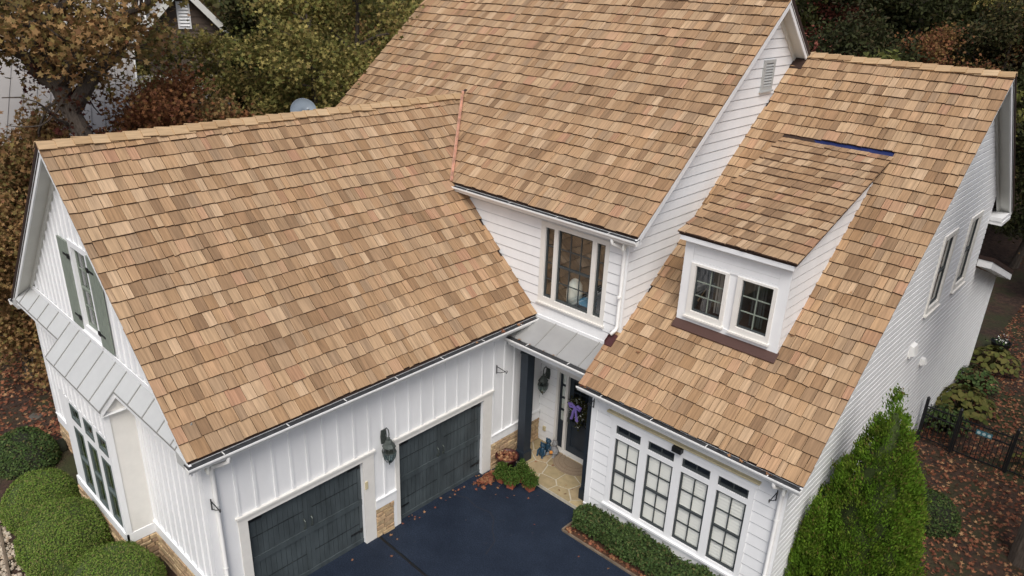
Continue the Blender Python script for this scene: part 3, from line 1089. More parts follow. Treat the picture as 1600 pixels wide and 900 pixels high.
# ------------------------------------------------------------------ bay on the garage gable
BX0, BX1 = -5.80, -2.92
bu = [(-5.14, -4.60), (-4.33, -3.83), (-3.57, -3.08)]
F_bside = Frame((BX1, 0, 0), (0, 1, 0), (1, 0, 0))
BW = (-5.42, -2.98, .94, 3.28)
wb = wall(F_bump, [(BX0, .66), (BX1, .66), (BX1, 4.0), (BX0, 4.0)], [(BW[0] + .02, BW[1] - .02, BW[2] + .02, BW[3] - .02)], 'batten', label='bay wall projecting from the garage gable', bat_at=[-5.7 + .28 * i for i in range(11)], bat_z=(3.30, 3.9), thick=.08)
wall(F_bside, [(-9.357, .66), (GY, .66), (GY, 4.4), (-9.357, 4.0)], [], None, label='plain cream side of the bay', thick=.06, M=M_trim)
F_bleft = Frame((BX0, 0, 0), (0, -1, 0), (-1, 0, 0))
wall(F_bleft, [(-GY, .66), (9.357, .66), (9.357, 4.0), (-GY, 4.4)], [], None, thick=.06)
window(F_bump, BW, [(a, c, 2.80, 3.20, 1, 1, False) for a, c in bu] + [(a, c, 1.0, 2.60, 1, 2, True) for a, c in bu], 'three tall bay windows with transoms on the garage gable', casing=M_white, room=.4, sashw=.05, deep=.012, proud=.012, sash=M_sash2, glass=M_glass2)
b = MB()
b.fbox(F_bump, BX0 - .02, BX1 + .022, .66, .90, -.02, .034)
b.fbox(F_bside, -9.39, GY, .66, .90, -.02, .022)
b.fbox(F_bump, BX1 - .09, BX1 + .02, .901, 3.95, -.02, .026)
b.fbox(F_bside, -9.38, -9.27, .901, 3.93, -.01, .0205)
b.each('skirt_board', M_white, HOUSE)
stone_veneer(F_bump, BX0, BX1, -.5, .655, label='tan stacked stone base under the bay', seed=9)
stone_veneer(F_bside, -9.42, GY, -.5, .655, label='tan stacked stone base on the side of the bay', seed=10)

# ------------------------------------------------------------------ pent roof on the garage gable (standing seam)
PT_Z, PSL = 4.75, 1.05
pz = lambda d: PT_Z - PSL * d            # d = distance out from the gable wall
def pent_roof():
    b = MB()
    parts = [(-8.90, -5.92, .34), (-5.92, -2.83, .66), (-2.83, -.12, .34)]
    for x0, x1, d in parts:
        g = lambda x, dd, h: (x, GY - dd, pz(dd) + h)
        b.hexa([g(x0, 0, -.07), g(x1, 0, -.07), g(x1, d - .01, -.07), g(x0, d - .01, -.07), g(x0, 0, -.012), g(x1, 0, -.012), g(x1, d - .01, -.012), g(x0, d - .01, -.012)])
        # white fascia under the drip edge
        b.box((x0 + .001, GY - d + .03, pz(d) - .17), (x1 - .001, GY - d + .005, pz(d) - .02))
        b.box((x0 + .002, GY, pz(d) - .165), (x1 - .002, GY - d + .03, pz(d) - .15))
    for x in (-5.92, -2.83):
        s = 1 if x > -4 else -1
        g = lambda dd, h: (x - s * .03, GY - dd, pz(dd) + h)
        g2 = lambda dd, h: (x - s * .002, GY - dd, pz(dd) + h)
        b.hexa([g(.33, -.17), g2(.33, -.17), g2(.65, -.17), g(.65, -.17), g(.33, -.02), g2(.33, -.02), g2(.65, -.02), g(.65, -.02)])
    r = b.build('pent_roof', M_white, HOUSE, 'pale standing seam pent roof across the garage gable')
    seams = [-8.90, -8.62, -7.95, -7.30, -6.65, -5.92, -5.37, -4.70, -4.02, -3.37, -2.83, -2.15, -1.5, -.85, -.30, -.12]
    for x0, x1 in zip(seams[:-1], seams[1:]):
        d = .66 if x0 >= -5.93 and x1 <= -2.82 else .34
        b = MB()
        g = lambda x, dd, h: (x, GY - dd, pz(dd) + h)
        b.hexa([g(x0 + .003, 0, -.012), g(x1 - .003, 0, -.012), g(x1 - .003, d + .015, -.012), g(x0 + .003, d + .015, -.012), g(x0 + .003, 0, 0), g(x1 - .003, 0, 0), g(x1 - .003, d + .015, 0), g(x0 + .003, d + .015, 0)])
        b.build('metal_panel', M_metal, r)
    for x in seams:
        d = .66 if -5.93 <= x <= -2.82 else .34
        b = MB()
        g = lambda xx, dd, h: (xx, GY - dd, pz(dd) + h)
        b.hexa([g(x - .010, 0, -.01), g(x + .010, 0, -.01), g(x + .010, d + .016, -.01), g(x - .010, d + .016, -.01), g(x - .010, 0, .028), g(x + .010, 0, .028), g(x + .010, d + .016, .028), g(x - .010, d + .016, .028)])
        b.build('seam', M_seam, r)
    for x0, x1, d in parts:
        b = MB()
        b.box((x0, GY - d - .018, pz(d) - .055), (x1, GY - d - .006, pz(d) - .012))
        b.build('drip_edge', M_seam, r)
    for xa, xb in ((-8.90, GLX - .01), (-.12, GEX - .03)):
        lo = GE - .02
        b = MB()
        g = lambda x, dd, h: (x, GY - dd, h)
        zt_, ze_ = pz(0) - .005, pz(.355) - .005
        b.hexa([g(xa, 0, lo - .15), g(xa, .355, lo - .15), g(xb, .355, lo - .15), g(xb, 0, lo - .15), g(xa, 0, zt_), g(xa, .355, ze_), g(xb, .355, lo), g(xb, 0, lo + .0)])
        b.build('metal_panel', M_metal, r)
    b = MB()
    b.box((-8.5, GY - .05, PT_Z - .04), (-.45, GY - .027, PT_Z + .07))
    b.build('wall_flashing', M_white, r)
pent_roof()

# ------------------------------------------------------------------ porch: columns, door, metal roof
def column(x0, x1, y0, y1, label):
    b = MB()
    b.box((x0 + .03, y0 + .03, .42), (x1 - .03, y1 - .03, 3.56))
    c = b.build('porch_column', M_navy, HOUSE, label)
    b = MB()
    b.box((x0, y0, .10), (x1, y1, .40))
    b.prism([(0, 0), (1, 0), (1, 1), (0, 1)], V(x0 + .012, y0 + .012, .401), V(x0 + .012, y0 + .012, .425), V(x1 - x0 - .024, 0, 0), V(0, y1 - y0 - .024, 0))
    b.build('column_base', M_navy, c)
    b = MB()
    b.box((x0 + .012, y0 + .012, 3.33), (x1 - .012, y1 - .012, 3.39))
    b.build('column_collar', M_navy, c)
column(.26, .56, -.55, -.22, 'dark blue square porch column beside the stone base')
column(2.50, 2.83, -.60, -.27, 'dark blue square porch column against the right wing')

def front_door():
    fr = F_door
    b = MB()
    for a, c in ((.58, .655), (.90, .985), (1.885, 1.93)):
        b.fbox(fr, a, c, .10, 2.56, -.12, .035)
    b.fbox(fr, .655, .90, 2.49, 2.56, -.12, .030)
    b.fbox(fr, .985, 1.885, 2.49, 2.56, -.12, .030)
    b.fbox(fr, .54, 1.97, 2.561, 2.70, -.02, .045)
    d = b.build('front_door', M_trim, HOUSE, 'dark blue front door with a glazed upper half and a narrow sidelight')
    b = MB()
    b.fbox(fr, .60, 1.93, .096, .135, -.12, .11)
    b.build('threshold', M_trim, d)
    # door leaf: stiles and rails
    b = MB()
    a, c, z0, z1 = .987, 1.883, .136, 2.488
    n0, n1 = -.09, -.045
    b.fbox(fr, a, a + .13, z0, z1, n0, n1)
    b.fbox(fr, c - .13, c, z0, z1, n0, n1)
    b.fbox(fr, a + .13, c - .13, z0, z0 + .22, n0, n1)
    b.fbox(fr, a + .13, c - .13, .98, 1.13, n0, n1)
    b.fbox(fr, a + .13, c - .13, z1 - .13, z1, n0, n1)
    b.fbox(fr, a + .13, c - .13, z0 + .22, .98, n0, n1 - .018)
    b.build('door_leaf', M_navy, d)
    b = MB()
    g0, g1 = a + .13, c - .13
    for i in (1, 2):
        x = g0 + (g1 - g0) * i / 3
        b.fbox(fr, x - .014, x + .014, 1.13, z1 - .13, n0 + .01, n1 - .004)
    for j in range(1, 4):
        z = 1.13 + (z1 - .13 - 1.13) * j / 4
        b.fbox(fr, g0, g1, z - .014, z + .014, n0 + .011, n1 - .005)
    b.build('muntins', M_navy, d)
    for i in range(3):
        for j in range(4):
            x0, x1 = g0 + (g1 - g0) * i / 3, g0 + (g1 - g0) * (i + 1) / 3
            y0, y1 = 1.13 + (z1 - 1.26) * j / 4, 1.13 + (z1 - 1.26) * (j + 1) / 4
            b = MB()
            b.poly([fr.p(x0, y0, -.07), fr.p(x1, y0, -.07), fr.p(x1, y1, -.07), fr.p(x0, y1, -.07)], [(0, 1, 2, 3)])
            b.build('pane', M_glass2, d)
    b = MB()
    b.fbox(fr, .656, .70, .136, 2.489, n0, n1)
    b.fbox(fr, .855, .899, .136, 2.489, n0, n1)
    b.fbox(fr, .70, .855, .136, .95, n0, n1 - .01)
    for z in (.97, 1.34, 1.72, 2.10, 2.46):
        b.fbox(fr, .70, .855, z - .022, z + .022, n0, n1 - .005)
    b.build('sidelight', M_navy, d)
    for z0, z1 in ((.99, 1.32), (1.36, 1.70), (1.74, 2.08), (2.12, 2.44)):
        b = MB()
        b.poly([fr.p(.70, z0, -.07), fr.p(.855, z0, -.07), fr.p(.855, z1, -.07), fr.p(.70, z1, -.07)], [(0, 1, 2, 3)])
        b.build('pane', M_glass2, d)
        b = MB()
        b.fbox(fr, .70, .855, z0 - .03, z1 + .03, -.115, -.10)
        b.build('sheer_curtain', M_blind, d)
    b = MB()
    q = [fr.p(uu, vv, n) for n in (-.122, -.6) for uu, vv in ((.59, .1), (1.92, .1), (1.92, 2.55), (.59, 2.55))]
    b.poly(q, [(4, 5, 6, 7), (0, 1, 5, 4), (1, 2, 6, 5), (2, 3, 7, 6), (3, 0, 4, 7)])
    b.build('room_recess', M_room, d)
    b = MB()
    b.fbox(fr, 1.005, 1.06, 1.02, 1.32, -.046, -.03)
    b.tube([fr.p(1.03, 1.10, -.03), fr.p(1.03, 1.12, .02), fr.p(1.03, 1.24, .02), fr.p(1.03, 1.26, -.03)], .011, 6)
    b.build('handle', M_bronze, d)
front_door()
b = MB()
b.fbox(F_door, .20, .30, .46, .60, .02, .05)
b.fbox(F_door, .215, .285, .475, .585, .05, .07)
b.build('outlet_cover', M_tan, HOUSE)

def gutter(P0, P1, out, label=None, parent=None, gw=1.0):
    P0, P1, out = Vector(P0), Vector(P1), Vector(out)
    b = MB()
    prof = [(0, 0), (0, -.115), (.075, -.115), (.085, -.075), (.105, -.06), (.12, -.03), (.12, .004), (.105, .004), (.105, -.02), (.012, -.02)]
    b.prism([(x * gw, z) for x, z in prof], P0, P1, out, V(0, 0, 1))
    g = b.build('gutter', M_gutter, parent or HOUSE, label)
    b = MB()
    d = (P1 - P0).normalized()
    b.prism([(-.08, .012), (.104 * gw, -.008), (.104 * gw, -.014), (-.08, .0)], P0 + d * .01, P1 - d * .01, out, V(0, 0, 1))
    b.build('gutter_guard', M_guard, g)
    # hanger straps
    n = int((P1 - P0).length / 1.3)
    for i in range(n):
        q = P0 + d * ((i + .5) * (P1 - P0).length / n)
        b = MB()
        b.prism([(.0, .0105), (.118, .006), (.118, .009), (.0, .0135)], q, q + d * .02, out, V(0, 0, 1))
        b.build('hanger', M_gutter, g)
    return g

PRZ0, PRZ1, PRD = 4.27, 3.90, .82
def porch_roof():
    x0, x1 = .05, MWX - .02
    g = lambda x, d, h: (x, -d, PRZ0 + (PRZ1 - PRZ0) * d / PRD + h)
    b = MB()
    b.hexa([g(x0, 0.02, -.28), g(x1, 0.02, -.28), g(x1, PRD - .08, -.28 + .2), g(x0, PRD - .08, -.08), g(x0, 0.02, -.012), g(x1, 0.02, -.012), g(x1, PRD - .03, -.012), g(x0, PRD - .03, -.012)])
    b.box((x0, -PRD + .05, 3.60), (x1, -PRD + .11, PRZ1 + .02))
    r = b.build('porch_roof', M_white, HOUSE, 'grey standing seam metal porch roof')
    xs = [.05, .30, .98, 1.66, 2.34, MWX - .02]
    for a, c in zip(xs[:-1], xs[1:]):
        b = MB()
        b.hexa([g(a + .002, 0, -.014), g(c - .002, 0, -.014), g(c - .002, PRD, -.014), g(a + .002, PRD, -.014), g(a + .002, 0, 0), g(c - .002, 0, 0), g(c - .002, PRD, 0), g(a + .002, PRD, 0)])
        b.build('metal_panel', M_metal2, r)
    for a in xs[1:-1]:
        b = MB()
        b.hexa([g(a - .010, 0, -.01), g(a + .010, 0, -.01), g(a + .010, PRD - .01, -.01), g(a - .010, PRD - .01, -.01), g(a - .010, 0, .025), g(a + .010, 0, .025), g(a + .010, PRD - .01, .025), g(a - .010, PRD - .01, .025)])
        b.build('seam', M_seam, r)
    b = MB()
    b.box((.0, -.045, PRZ0 - .03), (MWX, -.026, PRZ0 + .06))
    b.build('wall_flashing', M_white, r)
porch_roof()
gutter((.12, -PRD + .015, PRZ1 - .02), (2.72, -PRD + .015, PRZ1 - .02), (0, -1, 0), gw=1.5, label='porch roof gutter with dark mesh guard')

# ------------------------------------------------------------------ roofs
SH = []          # every shingle of every roof: (centre, U, S, N, width, length, thickness, roof)
EXPO = .32
WIDTHS = [.13, .16, .185, .21, .24, .27, .31, .35]
rs = random.Random(11)

def shingle_field(fr, Wd, Ld, roof, skip, expo=EXPO, start=0.0, amp=.010):
    O, U, Sv, Nv = fr
    k = 0
    while start + k * expo < Ld - .03:
        s0 = start + k * expo
        u = -rs.uniform(0, .08)
        ph, ph2, am = rs.uniform(0, 6.28), rs.uniform(0, 6.28), rs.uniform(.3, 1.3) * amp
        while u < Wd:
            w = rs.choices(WIDTHS, [1.8, 2.4, 2.6, 2.6, 2.2, 1.6, 1.0, .5])[0]
            a = max(u, -.012)
            e = min(u + w, Wd + .012)
            if Wd + .012 - e < .09:
                e = Wd + .012
            ww = e - a
            c = a + ww / 2
            ds = rs.uniform(-.009, .009) + am * math.sin(c * .9 + ph) + am * .6 * math.sin(c * 2.7 + ph2)
            L = min(expo * 1.42, Ld - s0 + .02)
            if ww > .05:
                P = O + U * c + Sv * (s0 + ds)
                if not skip(P, O + U * c + Sv * (s0 + L)):
                    SH.append((P, U, Sv, Nv, ww - rs.uniform(.006, .015), L, rs.uniform(.034, .052), roof, rs.uniform(-.007, .007)))
            u = e + 1e-4
        k += 1

def deck(name, fr, Wd, Ld, label, thick=.09):
    O, U, Sv, Nv = fr
    b = MB()
    g = lambda u, s, n: O + U * u + Sv * s + Nv * n
    b.hexa([g(.01, .01, -thick), g(Wd - .01, .01, -thick), g(Wd - .01, Ld, -thick), g(.01, Ld, -thick), g(.01, .01, -.022), g(Wd - .01, .01, -.022), g(Wd - .01, Ld, -.022), g(.01, Ld, -.022)])
    return b.build(name, M_felt, HOUSE, label)

def slope_frame(O, Svec, Uvec):
    Sv, U = Vector(Svec).normalized(), Vector(Uvec).normalized()
    return (Vector(O), U, Sv, U.cross(Sv).normalized())

gRun = GEX - GRX
LG = math.hypot(gRun, GRZ - GE)
YV = (GRZ - MEZ) / MSL + MEY
# garage front slope
frG = slope_frame((GEX, -9.118, GE), (-gRun, 0, GRZ - GE), (0, 1, 0))
GW = YV + 9.118 + .6
rG = deck('roof', frG, 9.118 + .02, LG, 'cedar shingled garage roof slope')
# the deck runs on past the wall above the main eave
b = MB()
b.hexa([(-2.4, .02, gz(-2.4) - .09), (GRX, .02, GRZ - .09), (GRX, YV, GRZ - .09), (-2.4, .1, gz(-2.4) - .09), (-2.4, .02, gz(-2.4) - .03), (GRX, .02, GRZ - .03), (GRX, YV, GRZ - .03), (-2.4, .1, gz(-2.4) - .03)])
b.build('roof_deck', M_felt, rG)
def skip_g(P, T):
    if P.y > 0.0 and P.z < MEZ - .25:
        return True
    if P.y > 0 and mz(P.y) > P.z + .28:
        return True
    return False
shingle_field(frG, GW, LG, rG, skip_g, start=.045)
# garage back slope
frG2 = slope_frame((GLX, GW - 9.118, GE), (gRun, 0, GRZ - GE), (0, -1, 0))
rG2 = deck('roof', frG2, GW, LG, 'hidden back slope of the garage roof')
shingle_field(frG2, GW, LG, rG2, lambda P, T: P.y > -8.4)
# main roof front slope
LM = math.hypot(MRY - MEY, MRZ - MEZ)
frM = slope_frame((MXL, MEY, MEZ), (0, MRY - MEY, MRZ - MEZ), (1, 0, 0))
MW = MXR - MXL
rM = deck('roof', frM, MW, LM, 'tall cedar shingled main roof slope')
def skip_m(P, T):
    if gz(P.x) > P.z + .30 and P.x > GRX:
        return True
    if P.x <= GRX and P.z < GRZ - (GRX - P.x) * GSL - .4:
        return True
    if P.x < -6.0 and P.z < 7.6:
        return True
    return False
shingle_field(frM, MW, LM, rM, skip_m, start=.03)
frM2 = slope_frame((MXR, 2 * MRY - MEY, MEZ), (0, -(MRY - MEY), MRZ - MEZ), (-1, 0, 0))
rM2 = deck('roof', frM2, MW, LM, 'back slope of the main roof')
shingle_field(frM2, .5, LM, rM2, lambda P, T: P.z < 10)
# right wing
LW = math.hypot(WRY - WEY, WRZ - WEZ)
frW = slope_frame((WXL, WEY, WEZ), (0, WRY - WEY, WRZ - WEZ), (1, 0, 0))
WW = WXR - WXL
rW = deck('roof', frW, WW, LW, 'cedar shingled roof slope of the right wing')
DX0, DX1, DFY = 3.80, 6.44, .61       # dormer: roof edges and front plane
DE_Z, DE_Y, DSL = 7.315, .40, .325
DTY = 4.93
dz = lambda y: DE_Z + DSL * (y - DE_Y)
def skip_w(P, T):
    if P.x < MWX - .06 and P.y > .1:
        return True
    if DX0 + .32 < P.x < DX1 - .32 and DFY + .12 < P.y < DTY - .15:
        return True
    # gap above the dormer where the blue membrane shows
    if DX0 - .02 < P.x < DX1 + .02 and DTY - .30 < P.y < 4.93:
        return True
    return False
shingle_field(frW, WW, LW, rW, skip_w)
BACKR = 12.05 - WRY
frW2 = slope_frame((WXR, WRY + BACKR, WRZ - WSL * BACKR), (0, -BACKR, WSL * BACKR), (-1, 0, 0))
rW2 = deck('roof', frW2, WW, math.hypot(BACKR, WSL * BACKR), 'back slope of the right wing roof')
shingle_field(frW2, .6, math.hypot(BACKR, WSL * BACKR), rW2, lambda P, T: False)

# ------------------------------------------------------------------ dormer
def dormer():
    fr = Frame((0, DFY, 0), (1, 0, 0), (0, -1, 0))
    L_, R_2 = 3.92, 6.29
    zb = wz(DFY) - .02
    b = MB()
    for z0, z1, a0, b0, a1, b1 in pieces([(L_, zb), (R_2, zb), (R_2, 7.30), (L_, 7.30)], [(4.15, 5.0, 5.45, 6.64), (5.24, 6.07, 5.44, 6.645)], zb, 7.30):
        b.fbox(fr, a0, b0, z0, z1, -.12, 0)
    d = b.build('dormer', M_white, HOUSE, 'white shed dormer front with two small windows')
    b = MB()
    b.fbox(fr, L_ - .005, L_ + .21, zb, 7.22, -.02, .022)
    b.fbox(fr, R_2 - .21, R_2 + .025, zb, 7.22, -.02, .022)
    b.fbox(fr, L_ + .21, R_2 - .21, 7.03, 7.22, -.02, .0215)
    b.fbox(fr, L_ + .21, R_2 - .21, 6.66, 6.72, -.02, .02)
    b.fbox(fr, L_ + .21, R_2 - .21, zb, 5.40, -.02, .018)
    b.each('trim_board', M_white, d)
    b = MB()
    b.fbox(fr, L_ + .215, R_2 - .215, 6.86, 7.025, -.01, .014)
    b.build('siding_board', M_white, d)
    b = MB()
    b.fbox(fr, L_ + .215, R_2 - .215, 6.725, 6.855, -.01, .012)
    b.build('siding_board', M_white, d)
    # cheeks with lap siding
    for x, s in ((R_2, 1), (L_, -1)):
        f2 = Frame((x, 0, 0), (0, 1, 0), (1, 0, 0)) if s > 0 else Frame((x, 0, 0), (0, -1, 0), (-1, 0, 0))
        sg = 1 if s > 0 else -1
        ye = (dz(0) - wz(0)) / (WSL - DSL)
        o = [(sg * DFY, wz(DFY) - .03), (sg * (ye - .1), dz(ye - .1) - .06), (sg * DFY, dz(DFY) - .07)]
        bb = MB()
        for z0, z1, a0, b0, a1, b1 in pieces(o, [], min(p[1] for p in o), max(p[1] for p in o)):
            bb.hexa([f2.p(a0, z0, -.08), f2.p(b0, z0, -.08), f2.p(b0, z0, 0), f2.p(a0, z0, 0), f2.p(a1, z1, -.08), f2.p(b1, z1, -.08), f2.p(b1, z1, 0), f2.p(a1, z1, 0)])
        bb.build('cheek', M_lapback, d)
        z = wz(DFY) - .03
        while z < o[1][1] - .02:
            zt = min(z + .215, max(p[1] for p in o))
            bb = MB()
            for z0, z1, a0, b0, a1, b1 in pieces(o, [], z, max(z + .02, zt - .024)):
                f = lambda zz: .024 - .018 * (zz - z) / .215
                bb.hexa([f2.p(a0, z0, -.01), f2.p(b0, z0, -.01), f2.p(b0, z0, f(z0)), f2.p(a0, z0, f(z0)), f2.p(a1, z1, -.01), f2.p(b1, z1, -.01), f2.p(b1, z1, f(z1)), f2.p(a1, z1, f(z1))])
            if bb.v:
                bb.build('siding_board', M_white, d)
            z = zt
    for (a, c, z0, z1), l in (((4.13, 5.02, 5.43, 6.66), 'left'), ((5.22, 6.09, 5.42, 6.665), 'right')):
        window(fr, (a, c, z0, z1), [(a + .115, c - .075, z0 + .12, z1 - .045, 2, 3, False)], l + ' six pane dormer window', casing=M_trim, sash=M_sash, muntin=M_sage, room=.7, proud=.05, sashw=.03, deep=.045)
        # a pale curtain inside
        cx = a + .5 if l == 'left' else a + .25
        bb = MB()
        for i in range(6):
            bb.fbox(fr, cx + i * .05, cx + i * .05 + .035, z0 + .1, z1 - .05, -.30 - .02 * (i % 2), -.28 - .02 * (i % 2))
        bb.build('curtain', M_curtain if l == 'left' else M_room, d)
    # apron flashing
    b = MB()
    g = lambda x, dd, h: (x, DFY - dd, wz(DFY - dd) + h + .035)
    b.hexa([g(L_ - .02, .0, .02), g(R_2 + .06, .0, .02), g(R_2 + .06, .19, .028), g(L_ - .02, .19, .028), g(L_ - .02, .0, .05), g(R_2 + .06, .0, .05), g(R_2 + .06, .19, .05), g(L_ - .02, .19, .05)])
    b.build('apron_flashing', mat('brown_flashing', (.070, .034, .026), .55), d)
    # roof of the dormer
    frD = slope_frame((DX0, DE_Y, DE_Z), (0, 1, DSL), (1, 0, 0))
    Ld = (DTY - .05 - DE_Y) * math.hypot(1, DSL)
    rD = deck('roof', frD, DX1 - DX0, Ld, 'low pitched cedar shingled dormer roof', .06)
    shingle_field(frD, DX1 - DX0, Ld, rD, lambda P, T: False)
    b = MB()
    b.box((DX0 + .05, DE_Y + .03, DE_Z - .16), (DX1 - .05, DFY - .03, DE_Z - .06))
    b.build('soffit', M_white, rD)
    # blue membrane strip left open above the dormer roof
    b = MB()
    g = lambda x, y, h: (x, y, wz(y) + h)
    b.hexa([g(DX0 - .05, 4.70, -.02), g(DX1 + .05, 4.70, -.02), g(DX1 + .05, 5.16, -.02), g(DX0 - .05, 5.16, -.02), g(DX0 - .05, 4.70, -.008), g(DX1 + .05, 4.70, -.008), g(DX1 + .05, 5.16, -.008), g(DX0 - .05, 5.16, -.008)])
    fl = MB()
    fl.hexa([g(DX0 - .04, 4.9, -.012), g(DX0 + .85, 4.9, -.012), g(DX0 + .55, 5.12, -.012), g(DX0 - .04, 5.12, -.012), g(DX0 - .04, 4.9, .004), g(DX0 + .85, 4.9, .004), g(DX0 + .55, 5.12, .004), g(DX0 - .04, 5.12, .004)])
    fl.build('felt_strip', M_felt, rW)
    b.build('membrane_strip', M_blue, rW, 'strip of blue roofing membrane left uncovered above the dormer')
dormer()

# ------------------------------------------------------------------ ridge caps
def ridge(P0, P1, e, drop_a, drop_b, parent, wdt=.165, n=None):
    """two boards a step, one on each slope; drop_a / drop_b = downhill unit vectors"""
    P0, P1 = Vector(P0), Vector(P1)
    d = (P1 - P0).normalized()
    L = (P1 - P0).length
    k = 0
    s = 0.0
    while s < L - .05:
        l = min(e * rs.uniform(1.35, 1.5), L - s + .02)
        for dv in (Vector(drop_a), Vector(drop_b)):
            nv = (d.cross(dv))
            if nv.z < 0:
                nv = -nv
            b = MB()
            w = wdt * rs.uniform(.85, 1.15)
            h0 = .045 + rs.uniform(0, .022)
            t = .024
            up = V(0, 0, .012)
            A = P0 + d * s + up
            g = lambda q, r, h: A + d * q + dv * r + nv * h
            b.hexa([g(0, -.01, h0), g(l, -.01, .012), g(l, w, .012), g(0, w, h0), g(0, -.01, h0 + t), g(l, -.01, .012 + t), g(l, w, .012 + t), g(0, w, h0 + t)], rs.random() + .001,
                   [(0, 0), (0, l), (w, l), (w, 0)] * 2)
            b.build('ridge_cap', M_ridge, parent)
        s += e
cg = Vector((gRun, 0, -(GRZ - GE))).normalized()
ridge((GRX, -9.14, GRZ), (GRX, YV - .02, GRZ), .32, cg, (-cg.x, 0, cg.z), rG)
cw = Vector((0, -(WRY - WEY), -(WRZ - WEZ))).normalized()
ridge((WXR + .01, WRY, WRZ), (MXR - .06, WRY, WRZ), .33, cw, (0, -cw.y, cw.z), rW)
cm = Vector((0, -(MRY - MEY), -(MRZ - MEZ))).normalized()
ridge((MXR + .01, MRY, MRZ), (MXL, MRY, MRZ), .33, cm, (0, -cm.y, cm.z), rM)

# ------------------------------------------------------------------ shingles: the 300 that show largest are parts, the rest one mesh
unit = {}
def shingle_mesh(w, L, t):
    k = (round(w, 2), round(L, 2), round(t, 3))
    if k not in unit:
        w, L, t = k
        b = MB()
        h, q = w / 2, .005
        b.hexa([(-h, 0, .010), (h, 0, .010), (h, L, -.012), (-h, L, -.012), (-h, .003, t), (h, .003, t), (h, L, .0), (-h, L, .0)], .0001, [(-h, 0), (h, 0), (h, L), (-h, L)] * 2)
        b.uv = [(u + .0001, v) for u, v in b.uv]
        unit[k] = b.mesh('shingle', M_cedar)
        unit[k].materials.append(M_end)
        unit[k].polygons.foreach_set('material_index', [0, 0, 1, 0, 0, 0])
    return unit[k]

def show_size(sh):
    P, U, Sv, Nv, w, L, t, roof, r = sh
    c = P + Sv * (L * .35)
    d = c - CAM
    z = d.dot(F_)
    x, y = d.dot(R2) / z * 1178.7, d.dot(U2) / z * 1178.7
    if z < 0 or abs(x) > 790 or abs(y) > 440:
        return 0
    return w * max(0, -Nv.dot(d.normalized())) / z ** 2
SH.sort(key=show_size, reverse=True)
big = []
rest = MB()
for i, sh in enumerate(SH):
    P, U, Sv, Nv, w, L, t, roof, r = sh
    Ur = (U + Sv * r).normalized()
    Sr = Nv.cross(Ur).normalized()
    if i < 300:
        k = round(t / .006) * .006
        M4 = Matrix((Ur, Sr, Nv)).transposed().to_4x4()
        M4.translation = P
        put('shingle', shingle_mesh(w, L, max(.024, k)), roof, M4)
    else:
        h = w / 2
        j0, j1, l0, l1 = rs.gauss(0, .006), rs.gauss(0, .006), rs.uniform(-.004, .006), rs.uniform(-.004, .006)
        loc = [(-h, j0, .010 + l0), (h, j1, .010 + l1), (h, L, -.012), (-h, L, -.012), (-h, j0 + .003, t + l0), (h, j1 + .003, t + l1), (h, L, .0), (-h, L, .0)]
        rest.hexa([P + Ur * a + Sr * b_ + Nv * c for a, b_, c in loc], rs.random() + .0001, [(-h, 0), (h, 0), (h, L), (-h, L)] * 2)
ro = rest.build('shingles', M_cedar, HOUSE, kind='stuff')
ro.data.materials.append(M_end)
ro.data.polygons.foreach_set('material_index', [0, 0, 1, 0, 0, 0] * (len(rest.f) // 6))

# ------------------------------------------------------------------ rakes: fascia, soffit, brown edge
def rake(P0, P1, inward, depth, fas=.20, label=None, off=.0, brown=True):
    """from the eave end P0 up to the ridge end P1 of a slope edge; inward = unit vector from the edge to the wall"""
    P0, P1, inw = Vector(P0), Vector(P1), Vector(inward)
    up = V(0, 0, 1)
    b = MB()
    b.prism([(.025, -.045), (.025, -.045 - fas), (.058, -.045 - fas), (.058, -.045)], P0, P1, inw, up)
    b.prism([(.006, -.040), (.006, -.115), (.0245, -.115), (.0245, -.040)], P0, P1, inw, up)
    f = b.build('rake_fascia', M_white, HOUSE, label)
    b = MB()
    b.prism([(.058, -.19), (depth, -.19), (depth, -.205), (.058, -.205)], P0, P1, inw, up)
    b.prism([(depth - .05, -.206), (depth, -.206), (depth, -.36), (depth - .05, -.36)], P0, P1, inw, up)
    b.build('soffit', M_soffit, f)
    if brown:
        b = MB()
        b.prism([(-.014, .03), (-.014, -.085), (.02, -.085), (.02, .03)], P0, P1, inw, up)
        b.build('edge_strip', M_drip, f)
dg = .345
rake((GEX, -9.118, GE), (GRX, -9.118, GRZ), (0, 1, 0), dg, label='white rake board of the garage gable, front side', brown=False)
rake((GLX, -9.118, GE), (GRX, -9.118, GRZ), (0, 1, 0), dg, label='white rake board of the garage gable, far side with brown edge')
rake((MXR, MEY, MEZ), (MXR, MRY, MRZ), (-1, 0, 0), MXR - MWX - .002, label='white rake board of the main gable', brown=False)
rake((MXR, 2 * MRY - MEY, MEZ), (MXR, MRY, MRZ), (-1, 0, 0), MXR - MWX - .002, label='white rake board of the main gable, far side with brown edge')
rake((WXR, WEY, WEZ), (WXR, WRY, WRZ), (-1, 0, 0), WXR - WWX - .002, label='white rake board of the wing gable', brown=False, fas=.14)
rake((WXR, WRY + BACKR, WRZ - WSL * BACKR), (WXR, WRY, WRZ), (-1, 0, 0), WXR - WWX - .002, label='white rake board of the wing gable, far side with brown edge')
